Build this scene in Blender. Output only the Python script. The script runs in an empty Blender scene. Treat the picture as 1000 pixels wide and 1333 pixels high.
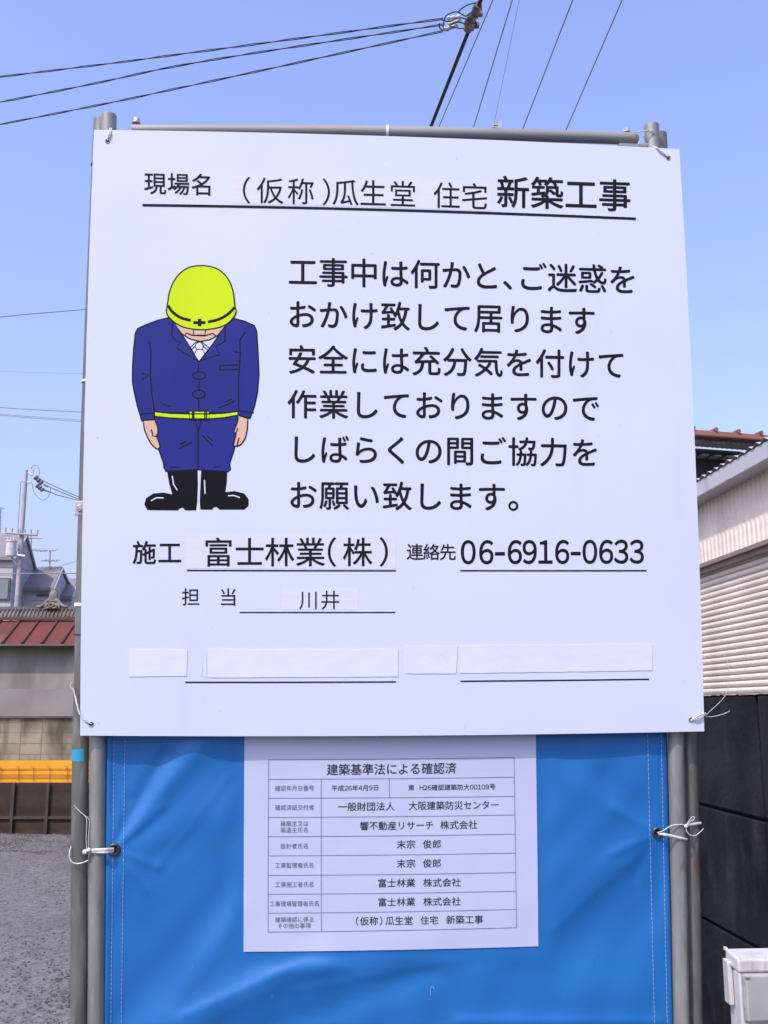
import bpy, bmesh, math, random
from mathutils import Vector, Matrix
from mathutils.geometry import tessellate_polygon
from mathutils import noise as mnoise
random.seed(7)
C = bpy.context.scene.collection
scene = bpy.context.scene
R = math.radians

# ------------------------------------------------------------------ camera
F = 1300.0                      # focal length in pixels of the 1000x1333 photograph
PITCH = R(11.0)
CAM = Vector((0.0, 0.0, 1.8))
cd = bpy.data.cameras.new('camera'); co = bpy.data.objects.new('camera', cd); C.objects.link(co)
co.location = CAM; co.rotation_euler = (R(90) + PITCH, 0, 0)
cd.sensor_fit = 'VERTICAL'; cd.sensor_height = 36; cd.lens = 36 * F / 1333.0
cd.clip_start = 0.05; cd.clip_end = 3000
scene.camera = co

# ------------------------------------------------------------------ sky, sun, exposure
SUN_EL, SUN_AZ = R(50), R(35)   # azimuth: to the left of straight behind the camera
sun_dir = Vector((-math.sin(SUN_AZ) * math.cos(SUN_EL), -math.cos(SUN_AZ) * math.cos(SUN_EL), math.sin(SUN_EL)))
w = bpy.data.worlds.new('World'); scene.world = w; w.use_nodes = True
nt = w.node_tree; bg = nt.nodes['Background']
sky = nt.nodes.new('ShaderNodeTexSky'); sky.sky_type = 'NISHITA'; sky.sun_disc = False
sky.sun_elevation = SUN_EL; sky.sun_rotation = R(180) + SUN_AZ
sky.air_density = 1.0; sky.dust_density = 2.0; sky.ozone_density = 2.5
tint = nt.nodes.new('ShaderNodeMix'); tint.data_type = 'RGBA'; tint.blend_type = 'MULTIPLY'; tint.inputs[0].default_value = 1
tint.inputs[7].default_value = (1.60, 1.31, 1.55, 1)
geo = nt.nodes.new('ShaderNodeTexCoord'); sxyz = nt.nodes.new('ShaderNodeSeparateXYZ'); nt.links.new(geo.outputs['Generated'], sxyz.inputs[0])
ramp = nt.nodes.new('ShaderNodeValToRGB')          # hazier, more violet sky low down
for k, (p, c) in enumerate(((.0, (.36, .345, .38)), (.22, (.80, .755, .72)), (.34, (.91, .885, .86)), (.46, (1.0, .97, .98)), (.6, (1.06, 1.02, 1.04)))):
    e = ramp.color_ramp.elements[k] if k < 2 else ramp.color_ramp.elements.new(p)
    e.position = p; e.color = (*c, 1)
tint2 = nt.nodes.new('ShaderNodeMix'); tint2.data_type = 'RGBA'; tint2.blend_type = 'MULTIPLY'; tint2.inputs[0].default_value = 1; tint2.inputs[6].default_value = (1.54, 1.36, 1.56, 1)
nt.links.new(sxyz.outputs['Z'], ramp.inputs[0]); nt.links.new(ramp.outputs[0], tint2.inputs[7]); nt.links.new(tint2.outputs[2], tint.inputs[7])
nt.links.new(sky.outputs[0], tint.inputs[6]); nt.links.new(tint.outputs[2], bg.inputs[0])
bg.inputs[1].default_value = 0.15
sl = bpy.data.lights.new('sun', 'SUN'); sl.energy = 2.2; sl.angle = R(0.5); sl.color = (1.0, 0.95, 0.88)
so = bpy.data.objects.new('sun', sl); C.objects.link(so); so.location = (-6, -8, 14)
so.rotation_euler = (-sun_dir).to_track_quat('-Z', 'Y').to_euler()
scene.view_settings.view_transform = 'Standard'; scene.view_settings.look = 'None'
scene.view_settings.gamma = 1; scene.view_settings.exposure = 0.6

# ------------------------------------------------------------------ geometry of the photograph
KD = 6.5e-8                     # slight barrel curvature measured in the photograph
def und(p):
    x, y = p[0] - 500, p[1] - 666.5; k = 1 + KD * (x * x + y * y); return (500 + x * k, 666.5 + y * k)
def dis(p):
    x, y = p[0] - 500, p[1] - 666.5; k = 1.0
    for _ in range(4): k = 1 + KD * (x * x + y * y) / (k * k)
    return (500 + x / k, 666.5 + y / k)
def lp(p, q, t):
    a, b = und(p), und(q); return dis((a[0] + (b[0] - a[0]) * t, a[1] + (b[1] - a[1]) * t))
def ray(px, py):
    x, y = (px - 500) / F, (666.5 - py) / F
    c, s = math.cos(PITCH), math.sin(PITCH)
    return Vector((x, c - y * s, s + y * c))
def atY(px, py, Y):
    d = ray(px, py); return CAM + d * (Y / d.y)
def atZ(px, py, z):
    d = ray(px, py); return CAM + d * ((z - CAM.z) / d.z)
YAW, LEAN = R(4.25), R(4.7)
BU = Vector((math.cos(YAW), math.sin(YAW), 0))
BV = Matrix.Rotation(YAW, 3, 'Z') @ Vector((0, -math.sin(LEAN), math.cos(LEAN)))
BN = BU.cross(BV)
BO = atY(508, 563, 2.0)
def S(px, py, off=0.0):         # a point of the sign's plane, off metres towards the viewer
    d = ray(px, py); o = BO + BN * off
    return CAM + d * ((o - CAM).dot(BN) / d.dot(BN))
PX = 1.2 / 800                  # metres per photo pixel on the sign

# ------------------------------------------------------------------ helpers
WL = {}
def tag(o, label=None, cat=None, group=None, kind=None):
    if label: o['label'] = label
    if cat: o['category'] = cat
    if group: o['group'] = group
    if kind: o['kind'] = kind
    return o
def thing(name, loc, label, cat, group=None):
    o = bpy.data.objects.new(name, None); C.objects.link(o); o.location = loc; o.empty_display_size = 0.1
    WL[o.name] = Vector(loc); return tag(o, label, cat, group)
class MB:
    def __init__(s): s.v = []; s.f = []; s.m = []; s.sm = []
    def add(s, vs, fs, mi=0, smooth=False):
        b = len(s.v); s.v += [Vector(p) for p in vs]
        for f in fs: s.f.append(tuple(i + b for i in f)); s.m.append(mi); s.sm.append(smooth)
    def box(s, c, size, ax=None, mi=0):
        c = Vector(c); hx, hy, hz = [k / 2 for k in size]
        X, Y, Z = ax if ax else (Vector((1, 0, 0)), Vector((0, 1, 0)), Vector((0, 0, 1)))
        vs = [c + X * (a * hx) + Y * (b * hy) + Z * (d * hz) for a in (-1, 1) for b in (-1, 1) for d in (-1, 1)]
        s.add(vs, [(0, 1, 3, 2), (4, 6, 7, 5), (0, 4, 5, 1), (2, 3, 7, 6), (0, 2, 6, 4), (1, 5, 7, 3)], mi)
    def hexa(s, bot, top, mi=0):   # two loops of equal length
        n = len(bot); vs = list(bot) + list(top)
        fs = [(i, (i + 1) % n, n + (i + 1) % n, n + i) for i in range(n)] + [tuple(range(n))[::-1], tuple(range(n, 2 * n))]
        s.add(vs, fs, mi)
    def tube(s, pts, r, n=12, mi=0, caps=True, flat=None, smooth=True):
        pts = [Vector(p) for p in pts]; k = len(pts)
        rs = r if isinstance(r, (list, tuple)) else [r] * k
        ref = None; vs = []
        for i, p in enumerate(pts):
            t = (pts[min(i + 1, k - 1)] - pts[max(i - 1, 0)]).normalized()
            if ref is None:
                ref = Vector((0, 0, 1)) if abs(t.z) < .9 else Vector((1, 0, 0))
            a = (ref - t * ref.dot(t)).normalized(); ref = a; b = t.cross(a)
            for j in range(n):
                g = 2 * math.pi * j / n
                vs.append(p + a * (math.cos(g) * rs[i]) + b * (math.sin(g) * rs[i] * (flat or 1)))
        fs = [(i * n + j, i * n + (j + 1) % n, (i + 1) * n + (j + 1) % n, (i + 1) * n + j) for i in range(k - 1) for j in range(n)]
        s.add(vs, fs, mi, smooth)
        if caps: s.add(vs[:n], [tuple(range(n))[::-1]], mi); s.add(vs[-n:], [tuple(range(n))], mi)
    def torus(s, c, R0, r, X, Y, n=24, m=10, mi=0):
        Z = X.cross(Y); vs = []
        for i in range(n):
            a = 2 * math.pi * i / n; d = X * math.cos(a) + Y * math.sin(a)
            for j in range(m):
                b = 2 * math.pi * j / m
                vs.append(c + d * (R0 + r * math.cos(b)) + Z * (r * math.sin(b)))
        s.add(vs, [(i * m + j, ((i + 1) % n) * m + j, ((i + 1) % n) * m + (j + 1) % m, i * m + (j + 1) % m) for i in range(n) for j in range(m)], mi, True)
    def disc(s, c, r, X, Y, n=20, mi=0):
        s.add([c + X * (r * math.cos(2 * math.pi * i / n)) + Y * (r * math.sin(2 * math.pi * i / n)) for i in range(n)], [tuple(range(n))], mi)
    def cyl(s, c, r, h, ax, n=16, mi=0, smooth=True):
        ax = Vector(ax).normalized(); c = Vector(c); s.tube([c - ax * h / 2, c + ax * h / 2], r, n, mi, True, None, smooth)
    def build(s, name, mats, parent=None, bevel=0):
        me = bpy.data.meshes.new(name); o = bpy.data.objects.new(name, me); C.objects.link(o)
        off = Vector((0, 0, 0))
        if parent is not None: off = WL[parent.name]; o.parent = parent
        WL[o.name] = off
        me.from_pydata([tuple(p - off) for p in s.v], [], s.f)
        for m in (mats if isinstance(mats, (list, tuple)) else [mats]): me.materials.append(m)
        me.polygons.foreach_set('material_index', s.m); me.polygons.foreach_set('use_smooth', s.sm)
        me.update()
        if bevel:
            b = o.modifiers.new('bevel', 'BEVEL'); b.width = bevel; b.segments = 2; b.limit_method = 'ANGLE'
        return o
def smoothcurve(pts, n=8):       # Catmull-Rom through points
    pts = [Vector(p) for p in pts]; out = []
    P = [pts[0] * 2 - pts[1]] + pts + [pts[-1] * 2 - pts[-2]]
    for i in range(1, len(P) - 2):
        a, b, c, d = P[i - 1:i + 3]
        for k in range(n):
            t = k / n
            out.append(0.5 * ((2 * b) + (c - a) * t + (2 * a - 5 * b + 4 * c - d) * t * t + (3 * b - a - 3 * c + d) * t ** 3))
    out.append(pts[-1]); return out

# ------------------------------------------------------------------ materials
def mat(name, col, rough=.6, metal=0.0, var=0.0, scale=8.0, col2=None, bump=0.0, bscale=None, stretch=(1, 1, 1), spec=.5, detail=6, lo=.35, hi=.65):
    m = bpy.data.materials.new(name); m.use_nodes = True; n = m.node_tree; b = n.nodes['Principled BSDF']
    b.inputs['Roughness'].default_value = rough; b.inputs['Metallic'].default_value = metal
    b.inputs['Specular IOR Level'].default_value = spec
    b.inputs['Base Color'].default_value = (*col, 1)
    tc = n.nodes.new('ShaderNodeTexCoord'); mp = n.nodes.new('ShaderNodeMapping'); mp.inputs['Scale'].default_value = stretch
    n.links.new(tc.outputs['Object'], mp.inputs[0])
    if var or col2:
        c2 = col2 or tuple(min(1, k * (1 - var)) for k in col)
        tx = n.nodes.new('ShaderNodeTexNoise'); tx.inputs['Scale'].default_value = scale; tx.inputs['Detail'].default_value = detail
        n.links.new(mp.outputs[0], tx.inputs['Vector'])
        rp = n.nodes.new('ShaderNodeValToRGB'); rp.color_ramp.elements[0].position = lo; rp.color_ramp.elements[1].position = hi
        rp.color_ramp.elements[0].color = (*c2, 1); rp.color_ramp.elements[1].color = (*col, 1)
        n.links.new(tx.outputs['Fac'], rp.inputs[0]); n.links.new(rp.outputs[0], b.inputs['Base Color'])
    if bump:
        t2 = n.nodes.new('ShaderNodeTexNoise'); t2.inputs['Scale'].default_value = bscale or scale * 4; t2.inputs['Detail'].default_value = 5
        n.links.new(mp.outputs[0], t2.inputs['Vector'])
        bp = n.nodes.new('ShaderNodeBump'); bp.inputs['Strength'].default_value = bump; bp.inputs['Distance'].default_value = .02
        n.links.new(t2.outputs['Fac'], bp.inputs['Height']); n.links.new(bp.outputs[0], b.inputs['Normal'])
    return m
def layer(m, col, scale, lo, hi, amt=1.0, stretch=(1, 1, 1), detail=8, off=0.0):      # a stain, dust or rust layer with a shape of its own
    n = m.node_tree; b = n.nodes['Principled BSDF']; i = b.inputs['Base Color']
    tc = [k for k in n.nodes if k.type == 'TEX_COORD'][0]
    mp = n.nodes.new('ShaderNodeMapping'); mp.inputs['Scale'].default_value = stretch; mp.inputs['Location'].default_value = (off, off * .7, off * 1.3)
    n.links.new(tc.outputs['Object'], mp.inputs[0])
    tx = n.nodes.new('ShaderNodeTexNoise'); tx.inputs['Scale'].default_value = scale; tx.inputs['Detail'].default_value = detail; n.links.new(mp.outputs[0], tx.inputs['Vector'])
    mr = n.nodes.new('ShaderNodeMapRange'); mr.inputs['From Min'].default_value = lo; mr.inputs['From Max'].default_value = hi; mr.inputs['To Max'].default_value = amt
    n.links.new(tx.outputs['Fac'], mr.inputs['Value'])
    mx = n.nodes.new('ShaderNodeMix'); mx.data_type = 'RGBA'; mx.inputs[7].default_value = (*col, 1); n.links.new(mr.outputs[0], mx.inputs[0])
    if i.links: n.links.new(i.links[0].from_socket, mx.inputs[6])
    else: mx.inputs[6].default_value = i.default_value
    n.links.new(mx.outputs[2], i)
M = {}
M['board'] = mat('white_board', (.56, .625, .735), .42, col2=(.53, .595, .705), scale=2.0, bump=.012, bscale=2.5, lo=.3, hi=.7)
M['board_edge'] = mat('board_edge', (.68, .68, .76), .6, var=.08, scale=20)
M['ink'] = mat('black_print', (.012, .012, .014), .6, var=.2, scale=9, spec=.12)
M['ink_soft'] = mat('laser_print', (.035, .035, .045), .7, var=.3, scale=60, spec=.1)
M['ink_label'] = mat('small_print', (.14, .135, .2), .7, var=.2, scale=60)
M['rule'] = mat('table_rule', (.16, .155, .23), .7, var=.3, scale=50)
M['tape'] = mat('lettering_tape', (.595, .635, .71), .3, var=.04, scale=14, stretch=(1, 1, 6))
M['strip'] = mat('blank_label_paper', (.60, .645, .72), .55, var=.03, scale=30, bump=.04, bscale=30)
M['tape_line'] = mat('tape_crease', (.66, .70, .76), .3)
M['navy'] = mat('navy_print', (.016, .024, .20), .5, var=.12, scale=6, spec=.2)
M['lime'] = mat('lime_print', (.52, .72, .008), .5, var=.05, scale=6, spec=.15)
M['skin'] = mat('skin_print', (.62, .42, .29), .5, var=.05, scale=6, spec=.2)
M['white_print'] = mat('white_print', (.55, .62, .73), .45)
M['tie_print'] = mat('pale_tie_print', (.62, .66, .82), .45)
M['boot_print'] = mat('boot_print', (.004, .004, .005), .45, spec=.15)
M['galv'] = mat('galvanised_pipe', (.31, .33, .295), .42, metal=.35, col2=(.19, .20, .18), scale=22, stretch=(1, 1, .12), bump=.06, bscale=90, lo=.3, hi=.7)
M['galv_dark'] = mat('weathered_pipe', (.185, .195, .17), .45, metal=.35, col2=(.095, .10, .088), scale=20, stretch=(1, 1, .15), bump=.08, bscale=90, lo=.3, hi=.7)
M['rail'] = mat('grey_rail', (.255, .265, .245), .5, metal=.1, col2=(.205, .212, .198), scale=9, stretch=(.3, 1, 1))
M['bolt'] = mat('zinc_bolt', (.55, .55, .53), .4, metal=.5, var=.3, scale=60)
M['plastic_white'] = mat('white_plastic', (.72, .72, .74), .5, var=.08, scale=30)
M['plastic_grey'] = mat('grey_clamp', (.46, .45, .48), .5, var=.1, scale=30)
M['blacktape'] = mat('black_mark', (.02, .02, .025), .6)
M['cyan'] = mat('light_blue_tape', (.03, .30, .44), .5, var=.1, scale=40)
M['string'] = mat('white_string', (.62, .63, .58), .7, var=.3, scale=120)
M['string_grey'] = mat('thin_grey_string', (.50, .53, .56), .6, var=.12, scale=120)
M['hole'] = mat('dark_hole', (.01, .01, .012), .9)
M['eyelet'] = mat('dull_metal_eyelet', (.10, .095, .09), .35, metal=.7, var=.3, scale=50)
M['washer'] = mat('grey_grommet', (.32, .33, .36), .4, metal=.4)
M['stitch'] = mat('pale_blue_thread', (.30, .42, .66), .7)
M['scuff'] = mat('pale_scuff', (.26, .36, .50), .8)
M['paper'] = mat('office_paper', (.45, .50, .655), .6, var=.03, scale=5, bump=.03, bscale=7)

def tarp_mat():
    m = mat('blue_tarpaulin', (.0095, .138, .40), .46, col2=(.009, .12, .37), scale=3.5, spec=.45)
    n = m.node_tree; b = n.nodes['Principled BSDF']
    tc = [k for k in n.nodes if k.type == 'TEX_COORD'][0]
    wv = n.nodes.new('ShaderNodeTexNoise'); wv.inputs['Scale'].default_value = 420; wv.inputs['Detail'].default_value = 2
    bp = n.nodes.new('ShaderNodeBump'); bp.inputs['Strength'].default_value = .12; bp.inputs['Distance'].default_value = .002
    n.links.new(tc.outputs['Object'], wv.inputs['Vector']); n.links.new(wv.outputs['Fac'], bp.inputs['Height']); n.links.new(bp.outputs[0], b.inputs['Normal'])
    return m
M['tarp'] = tarp_mat()

def masonry(name, bw, bh, c1, c2, mortar, axis='x', stain=.5, msize=.012, dark=(.08, .075, .06)):
    m = bpy.data.materials.new(name); m.use_nodes = True; n = m.node_tree; b = n.nodes['Principled BSDF']; b.inputs['Roughness'].default_value = .9
    tc = n.nodes.new('ShaderNodeTexCoord'); sp = n.nodes.new('ShaderNodeSeparateXYZ'); cb = n.nodes.new('ShaderNodeCombineXYZ')
    n.links.new(tc.outputs['Object'], sp.inputs[0]); n.links.new(sp.outputs['X' if axis == 'x' else 'Y'], cb.inputs[0]); n.links.new(sp.outputs['Z'], cb.inputs[1])
    br = n.nodes.new('ShaderNodeTexBrick'); br.offset = 0.5 if axis == 'y' else 0.0
    br.inputs['Scale'].default_value = 1; br.inputs['Brick Width'].default_value = bw; br.inputs['Row Height'].default_value = bh
    br.inputs['Mortar Size'].default_value = msize; br.inputs['Color1'].default_value = (*c1, 1); br.inputs['Color2'].default_value = (*c2, 1); br.inputs['Mortar'].default_value = (*mortar, 1)
    n.links.new(cb.outputs[0], br.inputs['Vector'])
    nz = n.nodes.new('ShaderNodeTexNoise'); nz.inputs['Scale'].default_value = 1.7; nz.inputs['Detail'].default_value = 8
    mp = n.nodes.new('ShaderNodeMapping'); mp.inputs['Scale'].default_value = (1.6, 1.6, .7); n.links.new(tc.outputs['Object'], mp.inputs[0]); n.links.new(mp.outputs[0], nz.inputs['Vector'])
    rp = n.nodes.new('ShaderNodeValToRGB'); rp.color_ramp.elements[0].position = .40; rp.color_ramp.elements[1].position = .60
    n.links.new(nz.outputs['Fac'], rp.inputs[0])
    mx = n.nodes.new('ShaderNodeMix'); mx.data_type = 'RGBA'; mx.inputs[7].default_value = (*dark, 1)
    mu = n.nodes.new('ShaderNodeMath'); mu.operation = 'MULTIPLY'; mu.inputs[1].default_value = stain
    n.links.new(rp.outputs[0], mu.inputs[0]); n.links.new(mu.outputs[0], mx.inputs[0]); n.links.new(br.outputs['Color'], mx.inputs[6]); n.links.new(mx.outputs[2], b.inputs['Base Color'])
    bp = n.nodes.new('ShaderNodeBump'); bp.inputs['Strength'].default_value = .4; bp.inputs['Distance'].default_value = .01
    n2 = n.nodes.new('ShaderNodeTexNoise'); n2.inputs['Scale'].default_value = 60; n.links.new(tc.outputs['Object'], n2.inputs['Vector'])
    n.links.new(n2.outputs['Fac'], bp.inputs['Height']); n.links.new(bp.outputs[0], b.inputs['Normal'])
    return m

# ------------------------------------------------------------------ ground
def gravel_mat():
    m = bpy.data.materials.new('gravel_ground'); m.use_nodes = True; n = m.node_tree; b = n.nodes['Principled BSDF']; b.inputs['Roughness'].default_value = .95
    tc = n.nodes.new('ShaderNodeTexCoord')
    v = n.nodes.new('ShaderNodeTexVoronoi'); v.inputs['Scale'].default_value = 26; n.links.new(tc.outputs['Object'], v.inputs['Vector'])
    nz = n.nodes.new('ShaderNodeTexNoise'); nz.inputs['Scale'].default_value = .9; nz.inputs['Detail'].default_value = 9; n.links.new(tc.outputs['Object'], nz.inputs['Vector'])
    rp = n.nodes.new('ShaderNodeValToRGB'); rp.color_ramp.elements[0].position = .35; rp.color_ramp.elements[1].position = .65
    rp.color_ramp.elements[0].color = (.060, .062, .055, 1); rp.color_ramp.elements[1].color = (.088, .091, .082, 1); n.links.new(nz.outputs['Fac'], rp.inputs[0])
    hs = n.nodes.new('ShaderNodeHueSaturation'); hs.inputs['Saturation'].default_value = .15; hs.inputs['Value'].default_value = .32; n.links.new(v.outputs['Color'], hs.inputs['Color'])
    mx = n.nodes.new('ShaderNodeMix'); mx.data_type = 'RGBA'; mx.inputs[0].default_value = .35
    n.links.new(rp.outputs[0], mx.inputs[6]); n.links.new(hs.outputs[0], mx.inputs[7]); n.links.new(mx.outputs[2], b.inputs['Base Color'])
    bp = n.nodes.new('ShaderNodeBump'); bp.inputs['Strength'].default_value = .45; bp.inputs['Distance'].default_value = .02
    n.links.new(v.outputs['Distance'], bp.inputs['Height']); n.links.new(bp.outputs[0], b.inputs['Normal'])
    return m
M['gravel'] = gravel_mat()
g = MB(); N = 60
xs = [-400 + 388 * i / 10 for i in range(10)] + [-12 + 24 * i / 60 for i in range(60)] + [12 + 388 * i / 10 for i in range(11)]
ys = [-200 + 19 * i for i in range(10)] + [-10 + 30 * i / 60 for i in range(60)] + [20 + 980 * (i / 10) ** 2 for i in range(11)]
hs_ = lambda x, y: .05 * math.sin(x * 1.3 + y * .7) * math.sin(y * .9 - x * .4) * (1 if -11 < x < 11 and -9 < y < 19 else 0)
g.add([(x, y, hs_(x, y) - .02) for y in ys for x in xs], [(j * len(xs) + i, j * len(xs) + i + 1, (j + 1) * len(xs) + i + 1, (j + 1) * len(xs) + i) for j in range(len(ys) - 1) for i in range(len(xs) - 1)], 0, True)
tag(g.build('gravel_ground', M['gravel']), kind='structure')
M['stone'] = mat('gravel_stone', (.115, .117, .107), .9, col2=(.058, .058, .052), scale=2.5, lo=.4, hi=.6)
st = MB()
for i in range(14000):
    y = 3.6 + 11.6 * random.random() ** .8
    x = -y * random.uniform(.28, .43)
    c = mnoise.noise(Vector((x * .9, y * .45, 0))) * 2.2 + mnoise.noise(Vector((x * 3, y * 1.5, 4)))
    if c < .1 and y < 13.3 and random.random() < .7: continue
    r = random.uniform(.004, .013) * (1.3 if c > .8 else .9) * (1.7 if y > 13.3 else 1); z = hs_(x, y) - .02
    a = random.random() * 6.28; sx, sy, sz = r * random.uniform(.8, 1.5), r * random.uniform(.7, 1.1), r * random.uniform(.5, .9)
    ca, sa = math.cos(a), math.sin(a)
    vs = []
    for (px, py, pz) in ((1, 0, .1), (.3, .9, 0), (-.7, .6, .15), (-.9, -.4, 0), (.2, -1, .1), (.25, .2, 1), (-.3, -.2, .85)):
        px += random.uniform(-.2, .2); py += random.uniform(-.2, .2)
        vs.append((x + (px * ca * sx - py * sa * sy), y + (px * sa * sx + py * ca * sy), z + pz * sz))
    st.add(vs, [(0, 1, 5), (1, 2, 5), (2, 6, 5), (2, 3, 6), (3, 4, 6), (4, 0, 5), (4, 5, 6)])
tag(st.build('gravel_stones', M['stone']), 'loose grey gravel stones strewn over the lot left of the sign', 'gravel', kind='stuff')

for k in ('galv', 'galv_dark'):
    layer(M[k], (.44, .46, .43), 70, .54, .72, .28, (1, 1, .18), 6, 3)
    layer(M[k], (.09, .092, .085), 30, .58, .72, .7, (1, 1, .12), 8, 7)
    layer(M[k], (.17, .085, .05), 26, .66, .74, .8, (1, 1, .5), 8, 11)
layer(M['rail'], (.13, .13, .125), 26, .56, .72, .6, (.2, 1, 1), 8, 2)
layer(M['board'], (.42, .45, .50), 9, .60, .80, .25, (1, 1, .10), 8, 5)
layer(M['board'], (.30, .30, .28), 110, .735, .76, .5, (1, 1, 1), 3, 9)
layer(M['tarp'], (.03, .17, .39), 6, .55, .75, .25, (1, 1, .5), 10, 4)
layer(M['tarp'], (.12, .27, .43), 55, .71, .78, .25, (1, 1, .6), 6, 8)
layer(M['gravel'], (.050, .049, .043), 1.3, .54, .66, .35, (1, .5, 1), 10, 6)
layer(M['gravel'], (.125, .125, .112), 2.2, .55, .70, .6, (1, .4, 1), 10, 13)
# ------------------------------------------------------------------ lettering
GC = {}
def glyph(ch, fillet=0.0):
    key = (ch, fillet)
    if key in GC: return GC[key]
    if ch == '-':
        cs = [[(.32, .27), (.68, .27), (.68, .355), (.32, .355)]]
        GC[key] = cs; return cs
    body = ch
    if ch in '0123456789H': body = chr(ord(ch) + 0xFEE0)
    if ch in '()': body = chr(ord(ch) + 0xFEE0)
    cu = bpy.data.curves.new('t', 'FONT'); cu.body = body
    o = bpy.data.objects.new('t', cu); C.objects.link(o)
    k = o.to_curve(bpy.context.evaluated_depsgraph_get())
    cs = []
    for s in k.splines:
        b = s.bezier_points; n = len(b); poly = []
        for i in range(n):
            p, q = b[i], b[(i + 1) % n]
            p0, p1, p2, p3 = p.co.xy, p.handle_right.xy, q.handle_left.xy, q.co.xy
            d = p3 - p0; L = d.length
            if L < 1e-5: continue
            dev = max(abs(d.cross(p1 - p0)), abs(d.cross(p2 - p0))) / L
            ns = 1 if dev < .002 else (3 if dev < .02 else (5 if dev < .08 else 8))
            for j in range(ns):
                t = j / ns; u = 1 - t
                v = p0 * u ** 3 + p1 * (3 * u * u * t) + p2 * (3 * u * t * t) + p3 * t ** 3
                poly.append((v.x, v.y))
        if len(poly) > 2: cs.append(poly)
    o.to_curve_clear(); bpy.data.objects.remove(o); bpy.data.curves.remove(cu)
    if fillet and cs:
        ar = lambda P: sum(P[i][0] * P[(i + 1) % len(P)][1] - P[(i + 1) % len(P)][0] * P[i][1] for i in range(len(P)))
        sg = 1 if ar(max(cs, key=lambda P: abs(ar(P)))) > 0 else -1
        out = []
        for P in cs:
            Q = []; n = len(P)
            for i in range(n):
                a, b_, c = Vector(P[i - 1]), Vector(P[i]), Vector(P[(i + 1) % n])
                e1, e2 = a - b_, c - b_
                l1, l2 = e1.length, e2.length
                if l1 < 1e-6 or l2 < 1e-6: continue
                cr = (b_ - a).cross(c - b_) * sg; ang = (b_ - a).angle(c - b_)
                if cr > 0 and ang > R(40):
                    d1 = min(fillet, l1 * .49); d2 = min(fillet, l2 * .49)
                    s_, e_ = b_ + e1 * (d1 / l1), b_ + e2 * (d2 / l2)
                    for t in (0, .25, .5, .75, 1):
                        v = s_ * (1 - t) ** 2 + b_ * (2 * t * (1 - t)) + e_ * t * t; Q.append((v.x, v.y))
                else: Q.append(P[i])
            out.append(Q)
        cs = out
    GC[key] = cs; return cs
def fillmesh(conts):
    cu = bpy.data.curves.new('t', 'CURVE'); cu.dimensions = '2D'; cu.fill_mode = 'BOTH'
    for P in conts:
        s = cu.splines.new('POLY'); s.points.add(len(P) - 1); s.use_cyclic_u = True
        for i, p in enumerate(P): s.points[i].co = (p[0], p[1], 0, 1)
    o = bpy.data.objects.new('t', cu); C.objects.link(o)
    me = o.to_mesh(); v = [(k.co.x, k.co.y) for k in me.vertices]; f = [tuple(p.vertices) for p in me.polygons]
    o.to_mesh_clear(); bpy.data.objects.remove(o); bpy.data.curves.remove(cu)
    return v, f
def text(mb, body, p1, p2, em, emx=None, weight=0.0, fillet=0.0, off=.0006, centers=None, cells=None, cap=False, place=None):
    """p1, p2: photo pixels of the middle of the first and last character; em: character height in pixels"""
    place = place or S
    emx = emx or em
    if cells is None: cells = [1.0] * len(body)
    if centers is None:
        acc = 0; cc = []
        for c in cells: cc.append(acc + c / 2); acc += c
        k = (p2[0] - p1[0]) / (cc[-1] - cc[0]) if len(body) > 1 else 0
        centers = [p1[0] + (c - cc[0]) * k for c in cc]
    if abs(p2[0] - p1[0]) < .5: p2 = (p1[0] + 10, p1[1])
    L = p2[0] - p1[0]
    def to(a, b):                 # a: photo x, b: pixels above the middle line
        q = lp(p1, p2, (a - p1[0]) / L); return place(q[0], q[1] - b, off)
    for ch, cx in zip(body, centers):
        if ch in ' 　': continue
        cs = glyph(ch, fillet)
        if not cs: continue
        xs_ = [p[0] for P in cs for p in P]
        if ch in '()-0123456789H': mid = (min(xs_) + max(xs_)) / 2
        elif ch in '、。': mid = .25
        else: mid = .5
        vm = .365 if ch in '0123456789H' and cap else (.315 if ch == '-' and not cap else .38)
        if ch == '-' and cap: vm = .365
        v, f = fillmesh(cs)
        T = lambda p: to(cx + (p[0] - mid) * emx, (p[1] - vm) * em)
        mb.add([T(p) for p in v], f)
        if weight:
            for P in cs:
                n = len(P)
                for i in range(n):
                    a, b = Vector(P[i]), Vector(P[(i + 1) % n]); d = b - a
                    if d.length < 1e-6: continue
                    d.normalize(); nn = Vector((-d.y, d.x)) * weight
                    mb.add([T(a + nn), T(a - nn), T(b - nn), T(b + nn)], [(0, 1, 2, 3)])
                    mb.add([T(a + Vector((math.cos(g_), math.sin(g_))) * weight) for g_ in [k * math.pi / 4 for k in range(8)]], [tuple(range(8))])
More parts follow.
